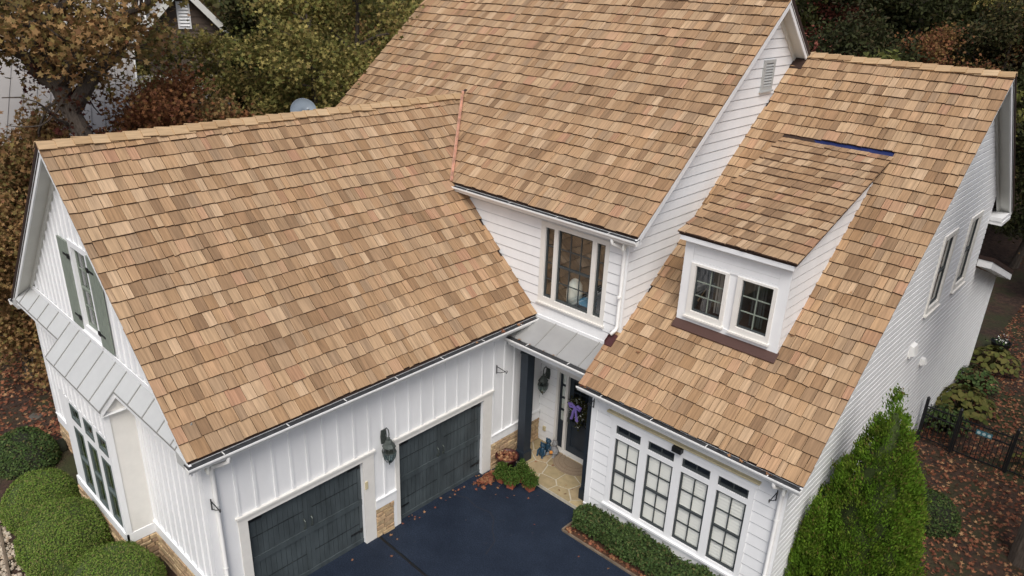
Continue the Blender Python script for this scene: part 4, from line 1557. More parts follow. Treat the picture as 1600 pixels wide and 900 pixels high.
# brown flashing where the far main rake lands on the wing roof
b = MB()
b.hexa([(MWX + .02, WRY - .45, wz(WRY - .45) + .0), (MXR - .02, WRY - .45, wz(WRY - .45) + .0), (MXR - .02, WRY - .05, wz(WRY - .05) + .02), (MWX + .02, WRY - .05, wz(WRY - .05) + .02), (MWX + .02, WRY - .45, wz(WRY - .45) + .05), (MXR - .02, WRY - .45, wz(WRY - .45) + .05), (MXR - .02, WRY - .05, wz(WRY - .05) + .07), (MWX + .02, WRY - .05, wz(WRY - .05) + .07)])
b.build('step_flashing', M_drip, HOUSE)

# eave fascias, soffits and gutters
b = MB()
b.box((.0, -9.06, GE - .20), (GEX - .05, -.0, GE - .16))
b.box((GEX - .07, -9.07, GE - .205), (GEX - .035, 0, GE - .03))
b.box((-6.0, MEY + .04, MEZ - .20), (MXR - .06, 0, MEZ - .16))
b.box((-6.0, MEY + .035, MEZ - .205), (MXR - .059, MEY + .07, MEZ - .03))
b.box((WXL + .02, WEY + .04, WEZ - .20), (WXR - .06, WFY, WEZ - .16))
b.box((WXL + .02, WEY + .035, WEZ - .205), (WXR - .059, WEY + .07, WEZ - .03))
b.box((GLX + .04, -9.06, GE - .2), (GLX + .34, 8, GE - .16))
b.each('eave_board', M_white, HOUSE)
gutter((GEX - .036, -9.16, GE - .045), (GEX - .036, -.04, GE - .045), (1, 0, 0), gw=1.25, label='long garage gutter with dark mesh guard')
gutter((-2.75, MEY + .036, MEZ - .045), (MXR + .02, MEY + .036, MEZ - .045), (0, -1, 0), gw=1.2, label='main roof gutter over the upper window')
gutter((WXL - .02, WEY + .036, WEZ - .045), (WXR - .01, WEY + .036, WEZ - .045), (0, -1, 0), gw=1.2, label='right wing gutter over the tall windows')
gutter((GLX + .036, 3.0, GE - .045), (GLX + .036, -9.18, GE - .045), (-1, 0, 0), label='gutter end at the far left eave')

def downspout(pts, label, r=.044, straps=()):
    b = MB()
    b.tube(pts, r, 10)
    d = b.build('downspout', M_gutter, HOUSE, label, smooth=True)
    for z in straps:
        b = MB()
        p = Vector(pts[-2])
        b.tube([p + V(0, 0, z - p.z - .02), p + V(0, 0, z - p.z + .02)], r + .006, 10)
        b.build('strap', M_gutter, d)
downspout([(GEX + .02, -8.42, GE - .12), (GEX + .02, -8.42, GE - .26), (.25, -8.48, GE - .34), (.10, -8.60, GE - .42), (.075, -8.62, GE - .55), (.075, -8.62, .2), (.16, -8.62, .08)], 'white downspout at the near garage corner', straps=(1.5, 3.0))
downspout([(2.60, MEY - .02, MEZ - .13), (2.60, MEY - .02, MEZ - .25), (2.66, MEY + .10, MEZ - .32), (2.79, -.075, MEZ - .38), (2.80, -.072, MEZ - .5), (2.80, -.072, 4.86), (2.80, -.12, 4.78), (2.76, -.26, 4.70)], 'white downspout beside the upper window', straps=(5.6,))
downspout([(7.40, WEY - .02, WEZ - .13), (7.40, WEY - .02, WEZ - .25), (7.44, WFY - .16, WEZ - .33), (7.50, WFY - .08, WEZ - .42), (7.50, WFY - .075, WEZ - .6), (7.50, WFY - .075, .3), (7.50, WFY - .15, .2)], 'white downspout at the right wing corner', straps=(1.2, 2.6))
b = MB()
g = lambda x, y, h: (x, y, wz(y) + h)
b.hexa([g(2.68, -.36, .04), g(2.88, -.36, .04), g(2.88, -.12, .04), g(2.68, -.12, .04), g(2.68, -.36, .065), g(2.88, -.36, .065), g(2.88, -.12, .065), g(2.68, -.12, .065)])
b.hexa([g(2.675, -.35, .06), g(2.69, -.35, .06), g(2.69, -.12, .06), g(2.675, -.12, .06), g(2.675, -.35, .13), g(2.69, -.35, .13), g(2.69, -.12, .13), g(2.675, -.12, .13)])
b.build('splash_flashing', mat('maroon_flashing', (.06, .018, .018), .5), HOUSE)

# copper valley
def valley():
    A = Vector((GRX, YV, GRZ + .02))
    Z0 = Vector((GEX - (MEZ - GE) / GSL, MEY, MEZ + .01))
    d = (A - Z0)
    cgv = Vector((cg.x, 0, cg.z))
    b = MB()
    n1, n2 = frG[3], frM[3]
    a1 = (d.normalized().cross(n1)).normalized()
    if a1.y > 0:
        a1 = -a1
    a2 = (d.normalized().cross(n2)).normalized()
    if a2.x < 0:
        a2 = -a2
    h = .050
    P0, P1 = Z0 + V(0, 0, .03), A + V(0, 0, .05)
    w1, w2 = .085, .035
    lift = .032
    for a, n, w in ((a1, n1, w1), (a2, n2, w2)):
        b.hexa([P0 + n * (lift - .01), P0 + a * w + n * (lift - .01), P1 + a * w + n * (lift - .01), P1 + n * (lift - .01), P0 + n * lift, P0 + a * w + n * lift, P1 + a * w + n * lift, P1 + n * lift])
    m_ = (n1 + n2).normalized()
    s = d.normalized().cross(m_)
    b.hexa([P0 - s * .009, P0 + s * .009, P1 + s * .009, P1 - s * .009, P0 - s * .005 + m_ * .085, P0 + s * .005 + m_ * .085, P1 + s * .005 + m_ * .085, P1 - s * .005 + m_ * .085])
    v = b.build('copper_valley', M_copper, HOUSE, 'bright copper valley flashing between garage and main roofs')
    b = MB()
    b.hexa([P1 + V(-.05, -.03, .02), P1 + V(.05, -.0, .02), P1 + V(.05, .10, .06), P1 + V(-.06, .08, .06), P1 + V(-.03, -.03, .04), P1 + V(.03, -.0, .04), P1 + V(.04, .10, .075), P1 + V(-.04, .08, .075)])
    b.build('valley_cap', M_drip, v)
valley()

# rear lean-to seen past the right gable
b = MB()
b.hexa([(3, YB, 5.12), (WWX + .42, YB, 5.12), (WWX + .42, 15.25, 3.62), (3, 15.25, 3.62), (3, YB, 5.24), (WWX + .42, YB, 5.24), (WWX + .42, 15.25, 3.74), (3, 15.25, 3.74)])
lt = b.build('lean_to_roof', M_drip, HOUSE, 'dark lean-to roof edge behind the right gable')
b = MB()
b.hexa([(WWX + .02, YB + .02, 4.90), (WWX + .40, YB + .02, 4.90), (WWX + .40, 15.2, 3.42), (WWX + .02, 15.2, 3.42), (WWX + .02, YB + .02, 5.11), (WWX + .40, YB + .02, 5.11), (WWX + .40, 15.2, 3.61), (WWX + .02, 15.2, 3.61)])
b.build('fascia', M_white, lt)
b = MB()
b.box((WWX - .1, 14.8, -.3), (WWX + .03, 14.93, 3.5))
b.each('corner_board', M_white, HOUSE)
b = MB()
zr = WRZ - WSL * BACKR
b.box((WWX - .1, 11.02, zr - .30), (WXR - .01, 12.02, zr - .20))
b.box((WWX - .1, 11.0, zr - .19), (WXR - .03, 12.0, zr - .08))
b.each('eave_return', M_white, HOUSE)
gutter((WXR - .02, WRY + BACKR + .0, zr - .06), (4.0, WRY + BACKR + .0, zr - .06), (0, 1, 0), label='rear gutter end of the right wing')
# far side walls, so the house is closed all round
b = MB()
b.box((GLX + .34, GY + .1, -1.3), (GLX + .44, YB, 4.2))
b.box((GLX + .34, YB, -1), (WWX - .1, YB + .1, 4.8))
b.box((MXL + .3, .05, 3.9), (MXL + .4, 10.9, 7.1))
b.box((MXL + .3, 10.9, 3.9), (MWX, 11.0, 7.1))
b.box((3, 14.8, -1), (WWX - .1, 14.9, 3.5))
b.each('rear_wall', M_white, HOUSE)
b = MB()
for y in (.4, 10.4):
    pass
b.poly([(MXL + .32, .1, 7.0), (MXL + .32, 10.7, 7.0), (MXL + .32, MRY, MRZ - .15)], [(0, 1, 2)])
b.build('gable_infill', M_white, HOUSE)
# small vents on the right wall
for (y, z, s) in ((5.88, 3.98, .16), (7.33, 3.13, .09)):
    b = MB()
    b.hexa([(WWX, y - s, z - s), (WWX, y + s, z - s), (WWX + .16, y + s, z - s * .6), (WWX + .16, y - s, z - s * .6), (WWX, y - s, z + s), (WWX, y + s, z + s), (WWX + .10, y + s, z + s * .8), (WWX + .10, y - s, z + s * .8)])
    b.tube([(WWX + .05, y - s * .8, z - s * 1.2), (WWX + .05, y - s * .8, z - s * .6)], .03, 6)
    b.build('wall_vent', M_gutter, HOUSE)
# flood light over the tall windows
b = MB()
b.box((5.10, WFY - .17, 3.05), (5.32, WFY - .05, 3.17))
b.box((5.12, WFY - .174, 3.07), (5.30, WFY - .168, 3.15))
b.build('flood_light', M_black, HOUSE)
# ================================================================== THINGS ON AND ROUND THE HOUSE
def lantern(loc, out, label, sc=1.0):
    """wall lantern: out = unit vector away from the wall"""
    out = Vector(out)
    P = Vector(loc)
    t = thing('wall_lantern', label, 'lantern', loc, 'carriage lanterns on the house walls')
    side = V(0, 0, 1).cross(out)
    b = MB()
    b.prism([(-.055 * sc, -.15 * sc), (.055 * sc, -.15 * sc), (.07 * sc, .0), (.055 * sc, .15 * sc), (-.055 * sc, .15 * sc), (-.07 * sc, 0)], P, P + out * .025, side, V(0, 0, 1))
    b.build('back_plate', M_bronze, t)
    b = MB()
    a = [P + out * .02 + V(0, 0, .02), P + out * .06 + V(0, 0, .16 * sc), P + out * .12 + V(0, 0, .235 * sc), P + out * .19 + V(0, 0, .22 * sc), P + out * .215 + V(0, 0, .14 * sc), P + out * .20 + V(0, 0, .06 * sc)]
    b.tube(a, .013, 6)
    b.tube([P + out * .02 + V(0, 0, -.08), P + out * .10 + V(0, 0, -.05), P + out * .14 + V(0, 0, .03), P + out * .09 + V(0, 0, .08)], .009, 6)
    b.build('scroll_arm', M_bronze, t)
    c = P + out * .20
    b = MB()
    b.lathe([(.012, .07 * sc), (.03, .05 * sc), (.035, .0), (.065 * sc, -.02 * sc), (.085 * sc, -.07 * sc), (.13 * sc, -.13 * sc), (.13 * sc, -.15 * sc), (.10 * sc, -.15 * sc)], c, 8)
    b.build('cap', M_bronze, t)
    b = MB()
    b.lathe([(.10 * sc, -.15 * sc), (.135 * sc, -.25 * sc), (.115 * sc, -.38 * sc), (.055 * sc, -.49 * sc), (.02, -.50 * sc)], c, 8)
    b.build('glass_globe', M_lglass, t)
    b = MB()
    for k in range(8):
        an = 2 * math.pi * k / 8
        u = V(math.cos(an), math.sin(an), 0)
        b.tube([c + u * (.102 * sc) + V(0, 0, -.15 * sc), c + u * (.137 * sc) + V(0, 0, -.25 * sc), c + u * (.117 * sc) + V(0, 0, -.38 * sc), c + u * (.056 * sc) + V(0, 0, -.49 * sc)], .005, 4)
    b.lathe([(.137 * sc, -.24 * sc), (.142 * sc, -.25 * sc), (.137 * sc, -.26 * sc)], c, 8)
    b.lathe([(.05 * sc, -.485 * sc), (.02, -.52 * sc), (.008, -.56 * sc)], c, 8)
    b.build('cage', M_bronze, t)
    b = MB()
    b.lathe([(.012, -.46 * sc), (.012, -.32 * sc), (.022, -.30 * sc), (.014, -.22 * sc)], c, 6)
    b.build('bulb', M_blind, t)
M_lglass = glass_mat('lantern_glass', .12, (.62, .70, .68))
lantern((.026, -4.74, 2.68), (1, 0, 0), 'weathered bronze glass lantern on the pier between the two garage doors', 1.18)
lantern((.27, .652, 2.30), (0, -1, 0), 'bronze glass lantern inside the porch left of the front door', 1.05)

def hook(loc, out, label, L=.34):
    out, P = Vector(out), Vector(loc)
    t = thing('plant_hook', label, 'hook', loc, 'empty iron plant hooks')
    b = MB()
    b.tube([P + V(0, 0, .07), P + V(0, 0, -.17)], .012, 6)
    b.build('back_bar', M_black, t)
    b = MB()
    b.tube([P + V(0, 0, .03), P + out * L * .9 + V(0, 0, -.0), P + out * L + V(0, 0, -.03), P + out * (L + .03) + V(0, 0, .03), P + out * (L - .0) + V(0, 0, .05)], .010, 6)
    b.tube([P + V(0, 0, -.15), P + out * L * .45 + V(0, 0, -.09), P + out * L * .85 + V(0, 0, -.005)], .009, 6)
    b.build('arm', M_black, t)
hook((.035, -1.14, 3.06), (1, 0, 0), 'black iron plant hook on the white wall right of the far garage door')
hook((.050, -8.71, 3.10), (1, 0, 0), 'black iron plant hook at the near garage corner beside the downspout')
hook((7.40, WFY - .045, 3.17), (0, -1, 0), 'black iron plant hook beside the right downspout of the tall windows')
hook((2.92, WFY - .045, 3.25), (0, -1, 0), 'small black iron plant hook at the porch corner of the right wing', .2)

# satellite dish behind the garage ridge
def dish():
    c = Vector((-4.86, -3.14, 8.98))
    t = thing('satellite_dish', 'grey satellite dish peeking over the garage ridge', 'satellite dish', (-5.0, -3.1, 8.5))
    ax = (CAM + V(-2, 3, 4) - c).normalized()
    a = ax.orthogonal().normalized()
    d = ax.cross(a)
    b = MB()
    n = 28
    rings = [(0.02, -.05), (.12, -.043), (.22, -.022), (.31, .0), (.315, .006), (.31, -.012), (.2, -.04), (.02, -.066)]
    p = [c + a * (r * math.cos(2 * math.pi * k / n)) + d * (r * math.sin(2 * math.pi * k / n)) + ax * h for r, h in rings for k in range(n)]
    f = [(i * n + k, i * n + (k + 1) % n, (i + 1) * n + (k + 1) % n, (i + 1) * n + k) for i in range(len(rings) - 1) for k in range(n)]
    b.poly(p, f + [tuple(range(n)), tuple((len(rings) - 1) * n + k for k in range(n))])
    b.build('reflector', M_dish, t, smooth=True)
    b = MB()
    b.tube([c - ax * .06, c - ax * .14 + V(0, 0, -.15), V(-5.05, -3.05, 8.45)], .025, 8)
    b.build('mast', M_dish, t)
    b = MB()
    b.tube([c - d * .3, c - d * .1 + ax * .35], .012, 6)
    b.tube([c - d * .1 + ax * .33, c - d * .08 + ax * .42], .03, 8)
    b.build('feed_arm', M_dish, t)
dish()

# things standing behind the upper window
b = MB()
b.lathe([(.20, 0), (.205, .25), (.18, .45), (.10, .58), (.03, .62)], (1.22, .30, 4.84), 14)
tag(b.build('draped_lampshade', M_blind, None, smooth=True), 'pale rounded shape standing behind the middle panes of the upper window', 'lampshade')
b = MB()
b.box((1.48, .16, 4.90), (1.86, .36, 5.02))
b.box((1.50, .17, 5.021), (1.84, .35, 5.05))
tag(b.build('blue_box', M_blueitem, None), 'blue box lying behind the right panes of the upper window', 'box')

# wreath on the front door
def wreath():
    c = Vector((1.435, .635, 1.72))
    t = thing('door_wreath', 'leafy wreath with a purple ribbon hanging on the dark front door', 'wreath', tuple(c))
    k = 620
    an = RNG.uniform(0, 2 * math.pi, k)
    rr = .25 + RNG.normal(0, .055, k)
    pos = np.stack([c.x + rr * np.cos(an), c.y - .05 + RNG.normal(0, .03, k), c.z + rr * np.sin(an)], 1)
    pos = np.concatenate([pos, np.stack([c.x + RNG.normal(.02, .06, 90), c.y - .06 + RNG.normal(0, .03, 90), c.z - .38 + RNG.normal(0, .10, 90)], 1)])
    o = soup('greenery', leaves(pos, .085, OVAL, up=0, spread=1), 6, M_green, RNG.random(len(pos)), t)
    o.matrix_parent_inverse = Matrix.Translation(-c)
    pos = pos[::6] + np.array([0, -.04, 0])
    o = soup('silver_sprigs', leaves(pos, .05, QUAD, up=0), 4, M_signdotr, RNG.random(len(pos)), t)
    o.matrix_parent_inverse = Matrix.Translation(-c)
    b = MB()
    for s in (-1, 1):
        b.tube([c + V(-.08, -.10, .05), c + V(-.08 + s * .10, -.14, .13), c + V(-.08 + s * .19, -.13, .10), c + V(-.08 + s * .16, -.12, .02), c + V(-.08, -.11, .03)], [.02, .04, .045, .04, .02], 6)
        b.tube([c + V(-.08, -.11, .04), c + V(-.08 + s * .05, -.13, -.10), c + V(-.08 + s * .07, -.12, -.24), c + V(-.08 + s * .10, -.12, -.34)], [.025, .035, .035, .04], 5)
    b.lathe([(.02, -.03), (.045, 0), (.02, .04)], c + V(-.08, -.13, .03), 8)
    b.build('ribbon', M_ribbon, t)
M_signdotr = ramp_mat('silver_leaves', [(0, (.30, .32, .28, 1)), (1, (.45, .46, .42, 1))])
wreath()

# half round doormat
b = MB()
n = 24
pts = [V(1.50 + .62 * math.cos(math.pi + math.pi * i / n), .52 + .60 * math.sin(math.pi + math.pi * i / n), 0) for i in range(n + 1)]
b.poly([p + V(0, 0, .108) for p in pts] + [p + V(0, 0, .126) for p in pts], [tuple(range(n + 1, 2 * n + 2))] + [(i, (i + 1) % (n + 1), n + 1 + (i + 1) % (n + 1), n + 1 + i) for i in range(n + 1)])
dm = tag(b.build('doormat', M_mat, None), 'half round coir doormat on the flagstones before the door', 'doormat')
b = MB()
for r in (.56, .44, .30):
    pp = [V(1.50 + r * math.cos(math.pi + math.pi * i / n), .50 + r * .97 * math.sin(math.pi + math.pi * i / n), .126) for i in range(n + 1)]
    b.tube(pp, .007, 4)
b.build('raised_ring', mat('mat_ring', (.18, .13, .09), .95), dm)

# pots
def herb_pot(x, y, label, seed, tall=.34, rot=0.0):
    t = thing('herb_pot', label, 'plant pot', (x, y, .0), 'terracotta herb pots by the porch')
    cs, sn = math.cos(rot), math.sin(rot)
    b = MB()
    def ring(h, z):
        return [(x + cs * a - sn * c, y + sn * a + cs * c, z) for a, c in ((-h, -h), (h, -h), (h, h), (-h, h))]
    b.hexa(ring(.085, .002) + ring(.115, .19))
    b.hexa(ring(.125, .185) + ring(.128, .235))
    b.build('pot', M_terra, t)
    k = 1100
    an, ph = RNG.uniform(0, 2 * math.pi, k), RNG.uniform(0, 1, k) ** .5
    r = .20 * ph
    pos = np.stack([x + r * np.cos(an), y + r * np.sin(an), .22 + tall * (1 - ph ** 2.6) * RNG.uniform(.1, 1.15, k)], 1) + RNG.normal(0, .025, (k, 3))
    o = soup('herbs', leaves(pos, .075, QUAD * np.array([.6, 1]), up=.0, fold=.3), 4, M_pot, RNG.random(k), t)
    o.matrix_parent_inverse = Matrix.Translation((-x, -y, 0))
herb_pot(.60, -1.42, 'leftmost terracotta pot of green herbs, by the garage door jamb', 1)
herb_pot(.93, -1.40, 'middle terracotta pot of green herbs at the driveway edge', 2, rot=.3)
herb_pot(1.34, -1.14, 'rightmost terracotta pot of green herbs against the porch edge', 3, rot=-.2)
herb_pot(.95, -1.02, 'terracotta pot of green herbs hidden behind the middle front pot', 4, tall=.40)
def tub():
    t = thing('round_tub', 'dark maroon round tub of dead leaves against the stone wall', 'plant pot', (.30, -.92, 0))
    b = MB()
    c = V(.30, -.92, 0)
    b.lathe([(.20, 0), (.27, .34), (.31, .40), (.315, .43), (.285, .43), (.255, .36), (.24, .34)], c, 24)
    b.build('tub', M_bucket, t, smooth=True)
    k = 170
    an, r = RNG.uniform(0, 6.28, k), .25 * RNG.uniform(0, 1, k) ** .5
    pos = np.stack([c.x + r * np.cos(an), c.y + r * np.sin(an), .37 + RNG.uniform(0, .05, k)], 1)
    o = soup('dead_leaves', leaves(pos, .085, STAR, up=1.2), 12, M_fallen, RNG.random(k), t)
    o.matrix_parent_inverse = Matrix.Translation(-c)
tub()
def frog(x, y, label, h=.42):
    t = thing('garden_frog', label, 'figurine', (x, y, .106), 'blue glazed figurines')
    b = MB()
    b.lathe([(.07, 0), (.10, .05), (.085, .16), (.06, .25), (.05, .28)], (x, y, .106), 10)
    b.build('body', M_frog, t, smooth=True)
    b = MB()
    b.lathe([(.03, .27), (.075, .31), (.08, .35), (.05, .40), (.01, .42)], (x, y, .106), 10)
    for s in (-1, 1):
        b.lathe([(.01, .37), (.03, .40), (.025, .43), (.005, .445)], (x + s * .045, y - .02, .106), 6)
    b.build('head', M_frog, t, smooth=True)
    for s in (-1, 1):
        b = MB()
        b.tube([(x + s * .08, y, .32), (x + s * .12, y - .05, .24), (x + s * .08, y - .10, .17), (x + s * .09, y - .12, .12)], [.03, .03, .025, .03], 6)
        b.build('leg', M_frog, t)
frog(.68, .10, 'blue glazed frog figurine right behind the left porch column')
frog(.66, .36, 'blue glazed frog figurine nearer the lantern wall')
def gnome():
    x, y = .42, .48
    x, y = .86, .40
    t = thing('garden_figurine', 'grey seated garden figurine holding something orange', 'figurine', (x, y, .106))
    b = MB()
    b.lathe([(.11, 0), (.13, .06), (.10, .17), (.06, .24), (.05, .26)], (x, y, .106), 10)
    b.build('body', M_fig, t, smooth=True)
    b = MB()
    b.lathe([(.03, .25), (.075, .29), (.08, .35), (.05, .40), (.01, .42)], (x, y, .106), 10)
    for s in (-1, 1):
        b.lathe([(.01, .38), (.03, .41), (.02, .45), (.004, .47)], (x + s * .05, y, .106), 6)
    b.build('head', M_fig, t, smooth=True)
    b = MB()
    for s in (-1, 1):
        b.tube([(x + s * .09, y, .30), (x + s * .14, y - .08, .22), (x + s * .05, y - .14, .22)], .028, 6)
        b.tube([(x + s * .06, y - .05, .15), (x + s * .10, y - .17, .15), (x + s * .11, y - .20, .115)], [.045, .04, .03], 6)
    b.build('limbs', M_fig, t)
    b = MB()
    b.lathe([(.01, .08), (.05, .10), (.055, .14), (.02, .17)], (x, y - .15, .106), 8)
    b.build('held_ball', M_orange, t)
gnome()

# ------------------------------------------------------------------ fence, gate and sign on the right
FY = 8.87
def fence():
    t = thing('iron_fence', 'black iron picket fence running out from the house corner', 'fence', (7.75, FY, 0))
    posts = [7.75, 8.62]
    for x in posts + [10.02, 12.2]:
        b = MB()
        b.box((x - .04, FY - .04, -.05), (x + .04, FY + .04, 1.38))
        b.lathe([(.05, 1.38), (.05, 1.40), (.015, 1.45)], (x, FY, 0), 8)
        b.build('post', M_black, t)
    for x0, x1 in ((7.79, 8.58), (10.06, 12.16), (12.24, 16)):
        for z in (.10, .86, 1.12):
            b = MB()
            b.box((x0, FY - .014, z), (x1, FY + .014, z + .03))
            b.build('rail', M_black, t)
        x = x0 + .07
        while x < x1:
            b = MB()
            b.box((x - .009, FY - .009, .05), (x + .009, FY + .009, 1.24))
            b.build('picket', M_black, t)
            x += .115
    g = thing('iron_gate', 'black iron picket gate between two posts beside the evergreen', 'gate', (9.3, FY, 0))
    for x in (8.69, 9.95):
        b = MB()
        b.box((x - .02, FY - .018, .03), (x + .02, FY + .018, 1.20))
        b.build('stile', M_black, g)
    for z in (.06, .86, 1.10):
        b = MB()
        b.box((8.71, FY - .014, z), (9.93, FY + .014, z + .035))
        b.build('rail', M_black, g)
    for i in range(10):
        x = 8.80 + i * .113
        b = MB()
        b.box((x - .009, FY - .009, .10), (x + .009, FY + .009, 1.19))
        b.build('picket', M_black, g)
    s = thing('gate_sign', 'small blue sign with three white discs fixed on the gate', 'sign', (9.3, FY - .02, .92))
    b = MB()
    b.box((9.10, FY - .028, .85), (9.50, FY - .019, 1.00))
    b.build('plate', M_sign, s)
    for x in (9.17, 9.30, 9.43):
        b = MB()
        b.prism([(.045 * math.cos(k * math.pi / 6), .045 * math.sin(k * math.pi / 6)) for k in range(12)], V(x, FY - .028, .925), V(x, FY - .033, .925), V(1, 0, 0), V(0, 0, 1))
        b.build('disc', M_signdot, s)
fence()

# ------------------------------------------------------------------ shrubs
def foliage(name, pos, size, shape, M, parent, loc, normals=None, up=.4, spread=1.0, fold=.2):
    o = soup(name, leaves(pos, size, shape, normals, up, spread, fold), len(shape), M, RNG.random(len(pos)) * .999, parent)
    o.matrix_parent_inverse = Matrix.Translation(-Vector(loc))
    return o

def mound(c, r, label, n=26000, M=M_box, size=.042, core=M_core2, group='clipped rounded shrubs by the bay', name='clipped_shrub'):
    c = Vector(c)
    loc = (c.x, c.y, 0)
    t = thing(name, label, 'shrub', loc, group)
    d = RNG.normal(size=(n, 3))
    d /= np.linalg.norm(d, axis=1)[:, None]
    d = d[d[:, 2] > -.5]
    ph = RNG.uniform(0, 6, 3)
    lump = 1 + .018 * np.sin(d[:, 0] * 7 + ph[0]) + .018 * np.sin(d[:, 1] * 8 + ph[1]) + .015 * np.sin(d[:, 2] * 9 + d[:, 0] * 5 + ph[2])
    shell = lump * (1 + RNG.normal(0, .016, len(d)) - RNG.uniform(0, .05, len(d)))
    pos = np.array(c) + d * np.array(r) * shell[:, None]
    foliage('foliage', pos, size, QUAD, M, t, loc, normals=d * 1.0, up=.2, spread=.8)
    b = MB()
    prof = [(math.cos(a) * .955, math.sin(a) * .955) for a in np.linspace(-.5, 1.5, 12)]
    m0 = len(b.v)
    b.lathe([(p, q) for p, q in prof], (0, 0, 0), 24)
    b.v = [(c.x + x * r[0], c.y + y * r[1], c.z + z * r[2]) for x, y, z in b.v]
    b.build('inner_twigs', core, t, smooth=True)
    return t
mound((-6.25, -10.12, .12), (.85, .84, .90), 'farthest of the three clipped round shrubs by the bay')
mound((-4.45, -10.20, .20), (1.05, .92, 1.0), 'middle and largest clipped round shrub before the bay windows', 34000)
mound((-2.20, -9.98, .20), (1.05, .95, 1.0), 'nearest clipped round shrub by the garage gable', 34000)
mound((-8.75, -9.75, .05), (1.0, .75, .75), 'loose dark green shrub at the far house corner', 9000, M_hedge, .075, M_core, 'dark loose shrubs at the far corner', 'dark_shrub')
mound((-10.1, -11.0, .0), (1.1, .9, .8), 'loose dark green shrub at the left picture edge', 9000, M_hedge, .075, M_core, 'dark loose shrubs at the far corner', 'dark_shrub')

def hedge():
    loc = (5.5, -1.25, 0)
    t = thing('low_hedge', 'low dark green hedge under the tall windows', 'hedge', loc)
    n = 21000
    x = RNG.uniform(2.97, 8.1, n)
    s = RNG.uniform(-1, 1, n)
    # cross-section: rounded box surface
    ang = RNG.uniform(-.25, math.pi + .25, n)
    wob = 1 + .10 * np.sin(x * 3.1) + .07 * np.sin(x * 7.3 + 1) + .05 * np.sin(x * 13 + ang * 3)
    e = 1 / np.maximum(np.abs(np.cos(ang)), np.abs(np.sin(ang))) ** .7
    dep = 1 - RNG.uniform(0, .25, n) ** 1.0
    y = -1.26 + .35 * np.cos(ang) * e * wob * dep
    z = .26 + .30 * np.sin(ang) * e * wob * dep + RNG.normal(0, .035, n)
    y = y + RNG.normal(0, .025, n)
    endr = np.minimum(1, (x - 2.9) / .2)
    y = -1.26 + (y + 1.26) * endr
    z = np.maximum(.04, .1 + (z - .1) * (.6 + .4 * endr))
    pos = np.stack([x, y, z], 1)
    nrm = np.stack([np.zeros(n), np.cos(ang), np.sin(ang)], 1)
    foliage('foliage', pos, .072, OVAL, M_hedge, t, loc, nrm * .5, .4)
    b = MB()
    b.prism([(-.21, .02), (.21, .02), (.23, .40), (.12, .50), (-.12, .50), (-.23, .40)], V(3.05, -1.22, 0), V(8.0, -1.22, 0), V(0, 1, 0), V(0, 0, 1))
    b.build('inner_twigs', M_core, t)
hedge()

def arborvitae():
    loc = (8.60, 1.22, 0)
    t = thing('arborvitae', 'tall bright green conical evergreen beside the right gable wall', 'evergreen', loc)
    H = 5.05
    cl, nr = [], []
    n = 1500
    while len(cl) < n:
        z = H * (1 - RNG.uniform(0, 1) ** .62)
        a = RNG.uniform(0, 2 * math.pi)
        f = z / H
        r = 1.34 * (1 - f) ** .83 * (1 if f > .12 else .86 + f)
        if RNG.uniform() > (r + .12) / 1.3:
            continue
        r *= 1 + .11 * math.sin(a * 5 + z * 2.2) + .11 * math.sin(a * 9 - z * 4.1) + RNG.normal(0, .06)
        cl.append((loc[0] + r * math.cos(a), loc[1] + r * math.sin(a), z + .08))
        nr.append((math.cos(a), math.sin(a), .35))
    # a side leader low on the left
    for i in range(190):
        f = RNG.uniform()
        a = RNG.uniform(0, 6.28)
        r = .42 * (1 - f) ** .8
        cl.append((7.90 + r * math.cos(a), .25 + r * math.sin(a), .6 + f * 2.0))
        nr.append((math.cos(a), math.sin(a), .4))
    cl, nr = np.array(cl), np.array(nr)
    k = 84
    pos = np.repeat(cl, k, 0) + RNG.normal(0, 1, (len(cl) * k, 3)) * np.array([.055, .055, .080])
    nn = np.repeat(nr, k, 0)
    ti = np.repeat(RNG.random(len(cl)), k)
    # fans standing upright: long axis up and outward
    m_ = len(pos)
    up = nn * .55 + np.array([0, 0, 1.0]) + RNG.normal(0, .35, (m_, 3))
    up /= np.linalg.norm(up, axis=1)[:, None]
    a = RNG.normal(size=(m_, 3))
    a -= (a * up).sum(1)[:, None] * up
    a /= np.linalg.norm(a, axis=1)[:, None]
    nrm = np.cross(a, up)
    sz = .068 * RNG.uniform(.6, 1.5, m_)
    shp = QUAD * np.array([.62, 1])
    v = pos[:, None, :] + (shp[None, :, 0, None] * a[:, None, :] + shp[None, :, 1, None] * up[:, None, :] + np.abs(shp[None, :, 0, None]) * .3 * nrm[:, None, :]) * sz[:, None, None]
    o = soup('foliage', v, 4, M_arb, (ti * .7 + RNG.random(m_) * .29), t)
    o.matrix_parent_inverse = Matrix.Translation(-Vector(loc))
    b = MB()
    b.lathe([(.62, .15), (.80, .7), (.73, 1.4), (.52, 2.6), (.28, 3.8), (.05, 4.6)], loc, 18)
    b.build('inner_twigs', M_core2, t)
    b = MB()
    b.tube([(loc[0], loc[1], -.1), (loc[0], loc[1], 1.0), (loc[0], loc[1], 4.6)], [.09, .08, .02], 8)
    b.build('trunk', M_bark, t)
arborvitae()

